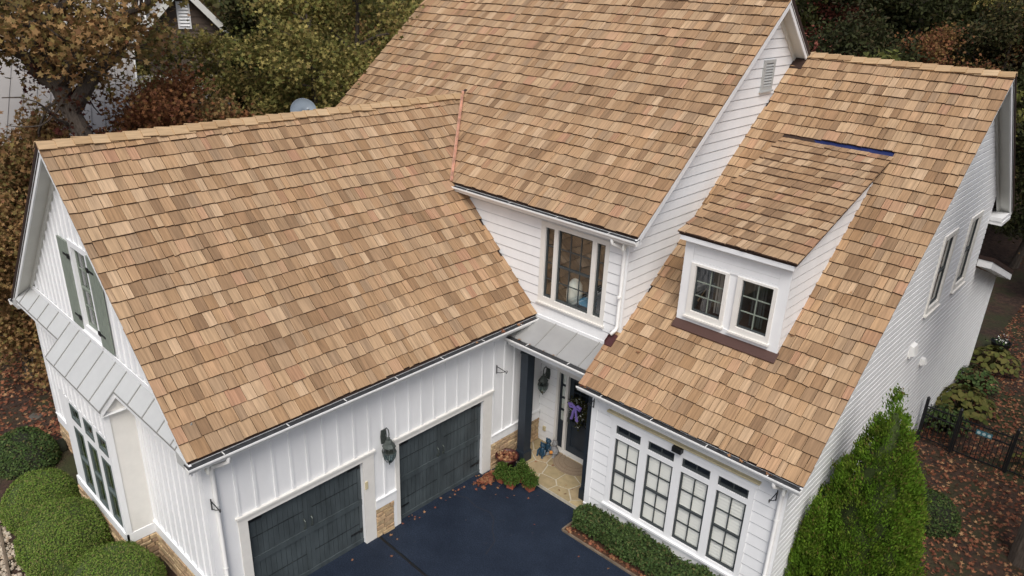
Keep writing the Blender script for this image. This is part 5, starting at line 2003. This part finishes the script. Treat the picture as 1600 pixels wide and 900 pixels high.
def hosta(x, y, label, r=.75, n=70, M=M_hosta, z0=0.0, size=.22):
    loc = (x, y, z0)
    t = thing('leafy_plant', label, 'plant', loc, 'broad leaved plants along the right wall')
    an, ph = RNG.uniform(0, 6.28, n), RNG.uniform(0.1, 1, n) ** .6
    pos = np.stack([x + r * ph * np.cos(an), y + r * ph * np.sin(an), z0 + .16 + .55 * (1 - ph ** 1.6) + RNG.uniform(0, .15, n)], 1)
    d = np.stack([np.cos(an), np.sin(an), np.full(n, 1.2)], 1)
    o = foliage('broad_leaves', pos, size, OVAL * np.array([1.5, 1]), M, t, loc, d * 1.2, .6, .45, .25)
    b = MB()
    for i in range(0, n, 3):
        p = pos[i]
        b.tube([(x + (p[0] - x) * .15, y + (p[1] - y) * .15, z0), (x + (p[0] - x) * .6, y + (p[1] - y) * .6, z0 + (p[2] - z0) * .8), tuple(p)], .01, 4, False)
    b.build('stems', M_green, t)
    return t
hosta(8.25, 11.6, 'yellow green broad leaved plant just behind the fence', .95, 200)
hosta(8.15, 10.0, 'dark leafy plant in the corner of wall and fence', .7, 320, M_hedge, size=.13)
hosta(8.1, 13.5, 'dark leafy plant against the middle of the right wall', .75, 340, M_hedge, size=.13)
hosta(8.2, 15.6, 'yellow green broad leaved plant at the rear house corner', .9, 190)
hosta(10.6, 9.6, 'yellow green broad leaved plant behind the fence at the right edge', .6, 60)
mound((9.05, 5.2, .1), (.75, .7, .62), 'small dark shrub behind the tall evergreen', 6000, M_hedge, .07, M_core, 'dark shrubs on the right', 'dark_shrub')
def planter():
    x, y = 8.05, 17.2
    t = thing('flower_planter', 'black planter of white flowers by the rear house corner', 'planter', (x, y, 0))
    b = MB()
    b.lathe([(.24, 0), (.32, .40), (.34, .44), (.28, .44), (.26, .38)], (x, y, 0), 14)
    b.build('planter', M_black, t)
    k = 26
    pos = np.stack([x + RNG.normal(0, .13, k), y + RNG.normal(0, .17, k), .55 + RNG.normal(0, .07, k)], 1)
    foliage('flowers', pos, .075, STAR, M_blind, t, (x, y, 0))['kind'] = 'stuff'
    pos = np.stack([x + RNG.normal(0, .2, 2 * k), y + RNG.normal(0, .2, 2 * k), .46 + RNG.normal(0, .06, 2 * k)], 1)
    foliage('foliage', pos, .12, OVAL, M_hedge, t, (x, y, 0))
planter()

# boulder on the left slope, stepping stones, pebbles, hose-like edging
def rock(name, c, r, label, cat, seed, M, group=None):
    rnd = random.Random(seed)
    bm = bmesh.new()
    bmesh.ops.create_icosphere(bm, subdivisions=3, radius=1)
    ph = [rnd.uniform(0, 6) for _ in range(6)]
    for v in bm.verts:
        x, y, z = v.co
        f = 1 + .13 * math.sin(x * 3 + ph[0]) + .11 * math.sin(y * 4 + ph[1]) + .1 * math.sin(z * 3.5 + x * 2 + ph[2]) + .04 * math.sin(x * 11 + y * 9 + ph[3])
        v.co = Vector((x * r[0] * f, y * r[1] * f, min(z, .75) * r[2] * f))
    me = bpy.data.meshes.new(name)
    bm.to_mesh(me)
    bm.free()
    me.polygons.foreach_set('use_smooth', [True] * len(me.polygons))
    me.materials.append(M)
    o = bpy.data.objects.new(name, me)
    C.objects.link(o)
    o.location = c
    tag(o, label, cat, group)
M_rock = mat('grey_rock', (.07, .065, .055), .95, col2=(.13, .12, .10), scale=6, bump=.6)
rock('boulder', (-11.4, -8.75, -.50), (.38, .28, .26), 'grey half buried boulder on the leafy left slope', 'boulder', 3, M_rock)
rock('garden_stone', (-8.75, -9.0, -.05), (.28, .25, .28), 'dark round stone at the foot of the far house corner', 'stone', 5, M_core)
rock('stepping_stone', (-5.75, -11.45, .0), (.36, .22, .06), 'tan stepping stone at the left edge beside the clipped shrubs', 'stepping stone', 7, M_flagm, 'stepping stones in the pebbles')
rock('stepping_stone', (-4.75, -11.75, .0), (.30, .22, .06), 'tan stepping stone nearest the bottom left corner', 'stepping stone', 8, M_flagm, 'stepping stones in the pebbles')
rock('stepping_stone', (-6.75, -11.3, .0), (.34, .25, .06), 'tan stepping stone farthest along the pebble bed', 'stepping stone', 9, M_flagm, 'stepping stones in the pebbles')
def pebbles():
    k = 2600
    x, y = RNG.uniform(-8.0, -2.5, k), RNG.uniform(-12.6, -10.95, k)
    b = MB()
    for i in range(k):
        s = RNG.uniform(.02, .055)
        an = RNG.uniform(0, 6.28)
        p = [(x[i] + s * math.cos(an + j * 1.257) * RNG.uniform(.8, 1.2), y[i] + s * math.sin(an + j * 1.257) * RNG.uniform(.8, 1.2), .0) for j in range(5)]
        q = [(x[i] + (a - x[i]) * .6, y[i] + (c - y[i]) * .6, s * .8) for a, c, _ in p]
        b.poly(p + q, [(5, 6, 7, 8, 9)] + [(j, (j + 1) % 5, 5 + (j + 1) % 5, 5 + j) for j in range(5)], None, RNG.random() + .001)
    o = b.build('pebbles', M_pebble)
    o['kind'] = 'stuff'
    o['label'] = 'pale rounded pebbles along the clipped shrubs'
pebbles()
b = MB()
b.tube([(-7.6, -11.05, .03), (-6.4, -11.02, .04), (-5.3, -11.2, .04), (-4.4, -11.35, .04), (-3.6, -11.8, .04)], .035, 6)
tag(b.build('path_edging', M_edge, None), 'thin brown edging along the pebble bed', 'edging')

# ------------------------------------------------------------------ fallen leaves
def fallen(label, x, y, size, M=M_fallen, lift=.012, shape=STAR):
    z = np.array([terrain_z(a, c) for a, c in zip(x, y)]) if lift < 0.02 and M is M_fallen else np.zeros(len(x))
    pos = np.stack([x, y, z + lift + RNG.uniform(0, .03, len(x))], 1)
    o = soup('fallen_leaves', leaves(pos, size, shape, up=2.6, fold=.35), len(shape), M, RNG.random(len(x)), None, 'stuff')
    o['label'] = label
k = 16000
x, y = RNG.uniform(7.7, 13.5, k), RNG.uniform(-1, 30, k)
fallen('reddish fallen leaves over the right yard', x, y, .10)
k = 15000
x, y = RNG.uniform(-24, -8.9, k), RNG.uniform(-14, 3, k)
fallen('brown fallen leaves over the left slope', x, y, .12)
k = 420
an, r = RNG.uniform(0, 6.28, k), np.abs(RNG.normal(0, .22, k))
fallen('bright red pile of fallen leaves at the garage door jamb', .16 + np.abs(r * np.cos(an)) * .8, -1.55 + r * np.sin(an) * 1.2, .095, M_fallmix, .02)
x = np.concatenate([RNG.uniform(2.95, 7.8, 150), RNG.uniform(2.95, 3.2, 30)])
y = np.concatenate([-1.62 + RNG.normal(0, .05, 150), RNG.uniform(-1.65, -.95, 30)])
fallen('red brown leaves caught between hedge and driveway', x, y, .09, M_fallmix, .045)
x = np.concatenate([RNG.uniform(.1, 6, 20), RNG.uniform(-.05, .25, 22), RNG.uniform(.6, 2.4, 14), RNG.uniform(.6, 1.7, 12)])
y = np.concatenate([RNG.uniform(-6.5, -1.8, 20), RNG.uniform(-4.3, -1.6, 22), RNG.uniform(-.8, .3, 14), RNG.uniform(-1.8, -1.0, 12)])
z = np.where(y > -.85, .112, .006)
pos = np.stack([x, y, z + RNG.uniform(0, .01, len(x))], 1)
o = soup('fallen_leaves', leaves(pos, .075, STAR, up=3.5, fold=.25), 12, M_fallmix, RNG.random(len(x)), None, 'stuff')
o['label'] = 'single dry leaves scattered over driveway and porch'
# a few leaves in the gutters and on the roofs
pos = [(GEX + .03, y, GE - .02) for y in (-.3, -.6, -.75, -1.3, -2.2, -3.9)] + [(x, WEY - .03, WEZ - .02) for x in (2.75, 2.85, 2.95, 6.45, 6.7, 7.15, 7.25, 7.3)] + [(x, -PRD - .03, PRZ1 + .02) for x in (.2, .5, .85, 1.3, 1.6)]
pos += [(x, y, wz(y) + .05) for x, y in ((3.55, -.25), (7.02, 2.05), (6.4, 1.0))]
pos = np.array(pos)
o = soup('fallen_leaves', leaves(pos, .10, STAR, up=3.0, fold=.3), 12, M_fallmix, RNG.random(len(pos)), None, 'stuff')
o['label'] = 'dry leaves lying in the gutters and on the roofs'

# ------------------------------------------------------------------ trees
def branch_pts(rnd, P, d, L, n=5, wob=.22, grav=.0):
    pts = [Vector(P)]
    d = Vector(d).normalized()
    for i in range(n):
        d = (d + Vector((rnd.gauss(0, wob), rnd.gauss(0, wob), rnd.gauss(0, wob) + grav))).normalized()
        pts.append(pts[-1] + d * (L / n))
    return pts

def tree_proto(name, seed, H, tr, crown_r, crown_lo, M, label, limbs=14, per=85, size=.16, shape=STAR, path=None, sig=.42, droop=0.0, extra=(), conical=False, cat='tree', group=None, sub=4):
    rnd = random.Random(seed)
    t = thing(name, label, cat, (0, 0, 0), group)
    b = MB()
    if path is None:
        path = [Vector((0, 0, -.4))]
        for i in range(1, 8):
            path.append(Vector((path[-1].x + rnd.gauss(0, .10), path[-1].y + rnd.gauss(0, .10), H * .93 * i / 7)))
    n = len(path)
    b.tube(path, [tr * (1 - .85 * (i / (n - 1)) ** .9) * (1.25 if i == 0 else 1) for i in range(n)], 9)
    cent = []
    for i in range(limbs):
        f = crown_lo / H + (1 - crown_lo / H) * (i + rnd.uniform(.1, .9)) / limbs
        s = f * .93 * H / (.93 * H) * (n - 1)
        s = min(s, n - 1.01)
        k = int(s)
        P = Vector(path[k]).lerp(Vector(path[k + 1]), s - k)
        an = i * 2.4 + rnd.uniform(-.5, .5)
        g = (f * H - crown_lo) / max(.1, H - crown_lo)
        prof = (1 - g * .95) if conical else math.sin(math.pi * min(1, max(.12, .18 + g * .74))) ** .7
        L = crown_r * prof * rnd.uniform(.75, 1.1)
        d = Vector((math.cos(an), math.sin(an), (.05 if conical else .35 + .5 * g) - droop))
        pts = branch_pts(rnd, P, d, L, 5, .16)
        r0 = tr * .42 * (1 - .7 * g)
        b.tube(pts, [r0 * (1 - .85 * j / 5) + .008 for j in range(6)], 6, False)
        cent += pts[2:]
        for q in range(sub):
            P2 = pts[rnd.randint(1, 5)]
            d2 = Vector((rnd.gauss(0, 1), rnd.gauss(0, 1), rnd.gauss(.2, .5) - droop)).normalized() + d * .6
            p2 = branch_pts(rnd, P2, d2, L * rnd.uniform(.3, .55), 3, .25)
            b.tube(p2, [r0 * .35, r0 * .25, r0 * .16, .006], 4, False)
            cent += p2[1:]
    cent += [Vector(p) for p in extra]
    b.build('trunk', M_bark, t)
    cent = np.array([tuple(c) for c in cent])
    per_c = RNG.integers(int(per * .5), int(per * 1.5), len(cent))
    pos = np.repeat(cent, per_c, 0)
    ti = np.repeat(RNG.random(len(cent)), per_c)
    pos = pos + RNG.normal(0, sig, pos.shape) * np.array([1, 1, .75])
    tint = np.mod(ti * .55 + RNG.random(len(pos)) * .45, .999)
    soup('crown', leaves(pos, size, shape, up=.7, spread=1, fold=.25), len(shape), M, tint, t)
    return t

def place(root, x, y, rot=0.0, s=1.0, label=None, group=None, dz=0.0, first=False):
    r = root if first else root.copy()
    if not first:
        C.objects.link(r)
        for ch in root.children:
            c = ch.copy()
            C.objects.link(c)
            c.parent = r
    r.location = (x, y, terrain_z(x, y) + dz)
    r.rotation_euler = (0, 0, rot)
    r.scale = (s, s, s)
    if label:
        r['label'] = label
    if group:
        r['group'] = group
    return r

# the big oak leaning beyond the garage
op = [(0.9, .1, -.6), (0.85, .05, 2.5), (.65, .0, 5.2), (.35, -.1, 7.4), (-.25, -.5, 9.3), (-.75, -.8, 10.8), (-.9, -1.0, 12.4), (-.7, -1.0, 14.2)]
oak = tree_proto('oak_tree', 21, 14.5, .46, 4.4, 8.2, M_oak, 'big old oak with orange brown leaves leaning beyond the garage', 17, 66, .175, LOBE, [Vector(p) for p in op], .42)
place(oak, -12.6, -5.6, 0, 1, first=True)
vp = np.array([tuple(Vector(op[i]).lerp(Vector(op[i + 1]), t)) for i in range(1, 5) for t in np.linspace(0, 1, 60)])
vp = vp + RNG.normal(0, .42, vp.shape) * np.array([1, 1, .4]) + np.array([-12.6, -5.6, terrain_z(-12.6, -5.6)])
vp = np.repeat(vp, 9, 0) + RNG.normal(0, .10, (len(vp) * 9, 3))
o = soup('climbing_vine', leaves(vp, .13, LOBE, up=.3, fold=.3), len(LOBE), M_vine, RNG.random(len(vp)), oak)
o.matrix_parent_inverse = Matrix.Translation(-oak.location)
# a heavy limb to the right
b = MB()
b.tube([(-12.55, -5.9, 8.2), (-12.3, -5.2, 9.2), (-12.1, -4.6, 9.7), (-11.9, -4.1, 10.6), (-11.8, -3.9, 11.5)], [.24, .19, .15, .11, .05], 8)
b.tube([(-12.6, -5.9, 8.6), (-13.1, -6.5, 9.2), (-13.4, -6.9, 10.2), (-13.3, -7.1, 11.4)], [.20, .15, .11, .05], 8)
rl = random.Random(77)
for i in range(26):
    P = Vector((-12.4, -5.8, 7.0)).lerp(Vector((-13.3, -6.5, 10.6)), rl.random()) + V(rl.gauss(0, .2), rl.gauss(0, .2), 0)
    d = V(rl.gauss(.2, 1), rl.gauss(.3, 1), rl.gauss(.25, .5))
    pp = branch_pts(rl, P, d, rl.uniform(1.6, 3.4), 6, .28)
    b.tube(pp, [.055 * (1 - .14 * j) * rl.uniform(.5, 1.1) + .006 for j in range(7)], 5, False)
b.each_all('heavy_limb', M_bark, oak)
FG = 'trees in the woods behind the house'
pA = tree_proto('sweetgum_tree', 31, 12.0, .24, 3.1, 3.2, M_yel, 'yellow green sweetgum close behind the garage roof', 16, 58, .15, LOBE, sig=.34, group=FG)
pB = tree_proto('maple_tree', 32, 13.5, .28, 3.4, 3.0, M_yel, 'tall yellow green maple beside the left rake of the main roof', 18, 58, .15, LOBE, sig=.37, group=FG)
pC = tree_proto('rust_tree', 33, 9.5, .17, 2.5, 2.0, M_rust, 'dark rust red tree before the neighbouring gable', 14, 75, .13, LOBE, sig=.36, group=FG)
pD = tree_proto('pine_tree', 34, 14.0, .25, 2.6, 3.0, M_green, 'dark green pine behind the yellow trees', 26, 60, .24, QUAD, sig=.34, group=FG, conical=True)
pE = tree_proto('oak_sapling', 35, 8.0, .14, 2.2, 1.5, M_oak, 'young orange brown oak at the far left below the garage eave', 13, 75, .15, LOBE, sig=.36, group=FG)
pF = tree_proto('green_tree', 36, 11.5, .22, 3.2, 2.0, M_green, 'bushy dark green tree on the right hillside', 17, 52, .22, OVAL, sig=.46, group=FG)
pG = tree_proto('pink_maple', 37, 9.6, .14, 1.7, 5.8, M_pink, 'pinkish red maple seen between the two roofs', 11, 80, .14, LOBE, sig=.32, group=FG)
pH = tree_proto('yellow_sapling', 38, 10.2, .08, 1.1, 7.2, M_hosta, 'slender yellow leaved sapling over the wing ridge', 11, 9, .26, OVAL, sig=.25, group=FG)
near = [
    (pA, -12.6, 1.7, 0, 1.0, 'yellow green sweetgum close behind the garage roof'),
    (pB, -12.2, 3.6, .5, 1.0, 'tall yellow green maple beside the left rake of the main roof'),
    (pC, -14.4, -1.4, 0, .93, 'dark rust red tree before the neighbouring gable'),
    (pD, -17.3, 2.6, 0, .95, 'dark green pine right of the neighbouring gable'),
    (pE, -14.6, -8.0, 0, 1.0, 'young orange brown oak at the far left below the garage eave'),
    (pF, -1.8, 24.0, 0, .95, 'bushy dark green tree between the two roofs'),
    (pG, -3.3, 25.2, 0, 1.0, 'pinkish red maple seen between the two roofs'),
    (pH, 2.1, 18.6, 0, 1.0, 'slender yellow leaved sapling over the wing ridge'),
]
for i, (p, x, y, rz, s, l) in enumerate(near):
    place(p, x, y, rz, s, l, first=True)
more = [
    (pA, -17.2, 4.8, 1.3, .95, 'yellow green sweetgum deep in the woods left of the main roof'),
    (pB, -20.0, 6.4, 2.2, .95, 'yellow green maple behind the satellite dish'),
    (pA, -10.2, 6.2, 3.3, .95, 'yellow green sweetgum hugging the main roof rake'),
    (pC, -12.6, -3.4, 2.0, .98, 'small rust red tree just over the garage ridge'),
    (pE, -11.9, -1.2, 1.0, 1.02, 'young orange brown oak just over the middle of the garage ridge'),
    (pE, -15.5, -6.0, 2.5, 1.05, 'young orange brown oak under the big leaning oak'),
    (pC, -16.2, -7.6, 4.0, .8, 'rust red tree at the left edge below the big oak'),
    (pE, -12.2, -7.9, .4, .78, 'small orange brown oak beside the left rake of the garage'),
    (pE, -13.6, -4.4, 4.4, .98, 'young orange brown oak right of the leaning oak trunk, before the pale roofs'),
    (pA, -15.6, -.9, 2.8, .90, 'small yellow green sweetgum in front of the brown neighbouring gable'),
    (pF, -23.5, -9.5, 1.0, 1.0, 'bushy dark green tree at the far left'),
    (pF, 3.4, 30.5, 2.0, .95, 'bushy dark green tree behind the yellow sapling'),
    (pF, 6.4, 27.0, 4.0, .85, 'bushy dark green tree behind the right end of the wing ridge'),
    (pC, .4, 27.5, 1.0, 1.05, 'dark rust tree behind the middle of the wing ridge'),
    (pC, 8.6, 23.5, 3.0, .7, 'dark rust tree past the right gable'),
    (pF, 8.4, 30.5, 5.0, .75, 'bushy dark green tree past the right gable'),
    (pC, -4.6, 23.0, 5.0, .80, 'low rust tree below the pinkish maple'),
    (pH, 5.2, 20.0, 2.0, .92, 'slender yellow leaved sapling at the right end of the wing ridge'),
    (pG, -6.3, 31.5, 2.0, 1.12, 'pinkish red maple farther up the hillside'),
]
for p, x, y, rz, s, l in more:
    place(p, x, y, rz, s, l)
RW = 'unseen trees added to block light on the right'  # out-of-view trees added to cut sky light on the right wall and yard
for i, (p, x, y, rz, s, l) in enumerate([
        (pF, 17.5, 2.5, 0, 1.05, 'bushy dark green tree added unseen to block light, level with the evergreen'),
        (pE, 16.0, 8.8, 1, 1.25, 'orange brown oak added unseen to block light, level with the gate'),
        (pF, 15.5, 15.0, 2, 1.05, 'bushy dark green tree added unseen to block light, level with the rear corner'),
        (pD, 19.5, -3.5, 3, 1.0, 'dark pine added unseen to block light, level with the tall windows'),
        (pC, 20.0, 12.0, 3, 1.2, 'rust red tree added unseen to block light'),
        (pF, 21.0, 6.0, 3, 1.1, 'bushy dark green tree added unseen farther right to block light')]):
    place(p, x, y, rz, s, l, RW)
pK = tree_proto('yard_tree', 41, 13.0, .24, 1.2, 9.0, M_oak, 'tree trunk rising from the leaves at the lower right picture corner', 12, 30, .16, LOBE, sig=.36)
place(pK, 11.16, 5.3, 0, 1, first=True)
far = [
    (pB, -27.1, 11.9, 0, 1.1, 'tall yellow green maple in the far woods left of the main roof'),
    (pC, -26.3, 13.5, 1, 1.2, 'rust brown tree in the far woods half hidden by the left main rake'),
    (pA, -32.0, 1.8, 2, 1.1, 'yellow green sweetgum behind the pale roofs of the neighbouring house'),
    (pD, -42.7, 30.6, 3, 1.2, 'dark pine in the far woods touching the upper end of the left main rake'),
    (pA, -32.9, 20.8, 4, 1.1, 'yellow green sweetgum in the far woods where the left main rake meets the foliage'),
    (pA, 2.3, 35.4, 5, 1.1, 'yellow green sweetgum on the right hillside near the right picture corner'),
    (pD, -1.0, 39.9, 0, 1.1, 'dark pine on the right hillside above the right half of the wing ridge'),
    (pF, -1.2, 31.0, 1, 1.1, 'large dark green tree on the right hillside above the middle of the wing ridge'),
    (pD, -3.4, 33.8, 2, 1.1, 'dark pine on the right hillside above the yellow sapling'),
    (pF, -5.4, 31.2, 3, 1.1, 'dark green tree on the right hillside behind the pinkish maple'),
    (pF, -7.1, 33.2, 4, 1.2, 'dark green tree on the right hillside touching the main gable peak'),
    (pD, 2.6, 45.6, 5, 1.2, 'dark pine in the top right picture corner'),
    (pC, 3.2, 33.0, 2, 1.15, 'rust brown tree on the right hillside left of the top right corner'),
    (pC, -8.5, 37.5, 2, 1.3, 'rust brown tree farthest up the right hillside by the main gable peak'),
]
for p, x, y, rz, s_, l in far:
    place(p, x, y, rz, s_, l, 'far trees in the woods')
def far_woods():
    cs = []
    for i in range(110):
        a = R(-6 + 100 * (i + rt.random()) / 110)
        d = rt.uniform(60, 92) if i % 3 else rt.uniform(46, 60)
        x, y = CAM.x - math.sin(a) * d, CAM.y + math.cos(a) * d
        cs.append((x, y, terrain_z(x, y), rt.uniform(2.4, 3.8), rt.uniform(11, 15)))
    pos, ti = [], []
    for x, y, z, r, h in cs:
        n = 1050
        d = RNG.normal(size=(n, 3))
        d /= np.linalg.norm(d, axis=1)[:, None]
        rad = RNG.uniform(.55, 1.05, n)[:, None]
        p = d * rad * np.array([r, r, h * .46]) + np.array([x, y, z + h * .54])
        pos.append(p)
        ti.append(np.full(n, RNG.random()))
    pos, ti = np.concatenate(pos), np.concatenate(ti)
    o = soup('far_woods', leaves(pos, .50, OVAL * np.array([1.5, 1]), up=.6), len(OVAL), M_far, np.mod(ti * .8 + RNG.random(len(pos)) * .2, .999), None, 'stuff')
    o['label'] = 'mass of autumn woods closing the view behind the houses'
rt = random.Random(5)
M_far = leafm('far_leaves', [(0, (.045, .050, .016, 1)), (.25, (.09, .085, .022, 1)), (.5, (.035, .040, .014, 1)), (.7, (.10, .055, .022, 1)), (.85, (.055, .055, .018, 1)), (1, (.13, .11, .03, 1))])
far_woods()

# ------------------------------------------------------------------ the neighbouring house in the trees
def neighbour():
    o = Vector((-19.05, .65, 0))
    ex, ef = Vector((.385, .923, 0)), Vector((.923, -.385, 0))
    t = thing('neighbour_house', 'brown neighbouring house with pale metal roofs among the trees', 'house', tuple(o + V(0, 0, -2)))
    P = lambda x, f, z: o + ex * x + ef * f + V(0, 0, z)
    def slab(b, x0, x1, fa, za, fb, zb, th=.12):
        b.hexa([P(x0, fa, za - th), P(x1, fa, za - th), P(x1, fb, zb - th), P(x0, fb, zb - th), P(x0, fa, za), P(x1, fa, za), P(x1, fb, zb), P(x0, fb, zb)])
    def metal_roof(x0, x1, fa, za, fb, zb, label):
        b = MB()
        slab(b, x0, x1, fa, za, fb, zb)
        r = b.build('metal_roof', M_nroof, t, label)
        x = x0 + .05
        while x < x1:
            b = MB()
            slab(b, x - .02, x + .02, fa, za + .04, fb - .001, zb + .04, .05)
            sm = b.build('seam', M_nroof, r)
            x += .42
        b = MB()
        b.hexa([P(x0, fb + .001, zb - .26), P(x1 + .06, fb + .001, zb - .26), P(x1 + .06, fb + .06, zb - .26), P(x0, fb + .06, zb - .26), P(x0, fb + .001, zb), P(x1 + .06, fb + .001, zb), P(x1 + .06, fb + .06, zb), P(x0, fb + .06, zb)])
        slab(b, x1 + .001, x1 + .06, fa, za + .03, fb, zb + .03, .28)
        b.build('fascia', M_soffit, r)
    metal_roof(-12, -2.0, -2.2, 9.55, 4.4, 6.45, 'wide pale metal roof left of the gable')
    metal_roof(-1.99, 1.15, .05, 8.0, 4.6, 6.2, 'lower pale metal roof in front of the gable')
    metal_roof(-6, -1.4, -6, 12.2, -1.2, 9.9, 'upper pale metal roof beside the gable')
    # gable wall
    az, hw = 11.35, 1.75
    sl = 1.08
    fr = Frame(o, ex, ef)
    z = 6.3
    b = MB()
    b.hexa([P(-hw + .3, -4, 2), P(hw - .3, -4, 2), P(hw - .3, -.02, 2), P(-hw + .3, -.02, 2), P(-hw + .3, -4, az - sl * (hw - .3) - .1), P(hw - .3, -4, az - sl * (hw - .3) - .1), P(hw - .3, -.02, az - sl * (hw - .3) - .1), P(-hw + .3, -.02, az - sl * (hw - .3) - .1)])
    b.hexa([P(-hw + .3, -4, az - sl * (hw - .3) - .1), P(hw - .3, -4, az - sl * (hw - .3) - .1), P(hw - .3, -.02, az - sl * (hw - .3) - .1), P(-hw + .3, -.02, az - sl * (hw - .3) - .1), P(-.02, -4, az - .1), P(.02, -4, az - .1), P(.02, -.02, az - .1), P(-.02, -.02, az - .1)])
    w = b.build('gable_wall', M_brown, t, 'brown board gable wall')
    outl = [(-hw + .3, 6.3), (hw - .3, 6.3), (hw - .3, az - sl * (hw - .3) - .1), (0, az - .1), (-hw + .3, az - sl * (hw - .3) - .1)]
    while z < az - .3:
        b = MB()
        for z0, z1, a0, b0, a1, b1 in pieces(outl, [], z, min(z + .26, az - .11)):
            b.hexa([fr.p(a0, z0, -.03), fr.p(b0, z0, -.03), fr.p(b0, z0, .03), fr.p(a0, z0, .03), fr.p(a1, z1, -.03), fr.p(b1, z1, -.03), fr.p(b1, z1, .004), fr.p(a1, z1, .004)])
        if b.v:
            b.build('siding_board', M_brown, w)
        z += .26
    b = MB()
    b.fbox(fr, -.24, .24, 9.75, 10.75, .0, .06)
    v = b.build('louvre_vent', M_white, t, 'white louvred vent in the brown gable')
    for i in range(7):
        b = MB()
        g = fr.p
        zz = 9.85 + i * .12
        b.hexa([g(-.18, zz + .05, .06), g(.18, zz + .05, .06), g(.18, zz, .10), g(-.18, zz, .10), g(-.18, zz + .065, .06), g(.18, zz + .065, .06), g(.18, zz + .015, .10), g(-.18, zz + .015, .10)])
        b.build('slat', M_white, v)
    for s in (-1, 1):
        b = MB()
        x1 = s * (hw + .25)
        ze = az - sl * (hw + .25)
        b.hexa([P(0, -4, az - .02), P(x1, -4, ze - .02), P(x1, .45, ze - .02), P(0, .45, az - .02), P(0, -4, az + .10), P(x1, -4, ze + .10), P(x1, .45, ze + .10), P(0, .45, az + .10)])
        r = b.build('gable_roof', M_nroof, t, ['left', 'right'][s > 0] + ' metal slope of the brown gable')
        b = MB()
        b.hexa([P(0, .452, az - .22), P(x1, .452, ze - .22), P(x1, .50, ze - .22), P(0, .50, az - .22), P(0, .452, az + .11), P(x1, .452, ze + .11), P(x1, .50, ze + .11), P(0, .50, az + .11)])
        b.build('rake_board', M_soffit, r)
    b = MB()
    b.hexa([P(-12, -6, -3), P(1.0, -6, -3), P(1.0, 4.0, -3), P(-12, 4.0, -3), P(-12, -6, 6.2), P(1.0, -6, 6.2), P(1.0, 4.0, 6.2), P(-12, 4.0, 6.2)])
    b.build('lower_wall', M_brown, t)
neighbour()
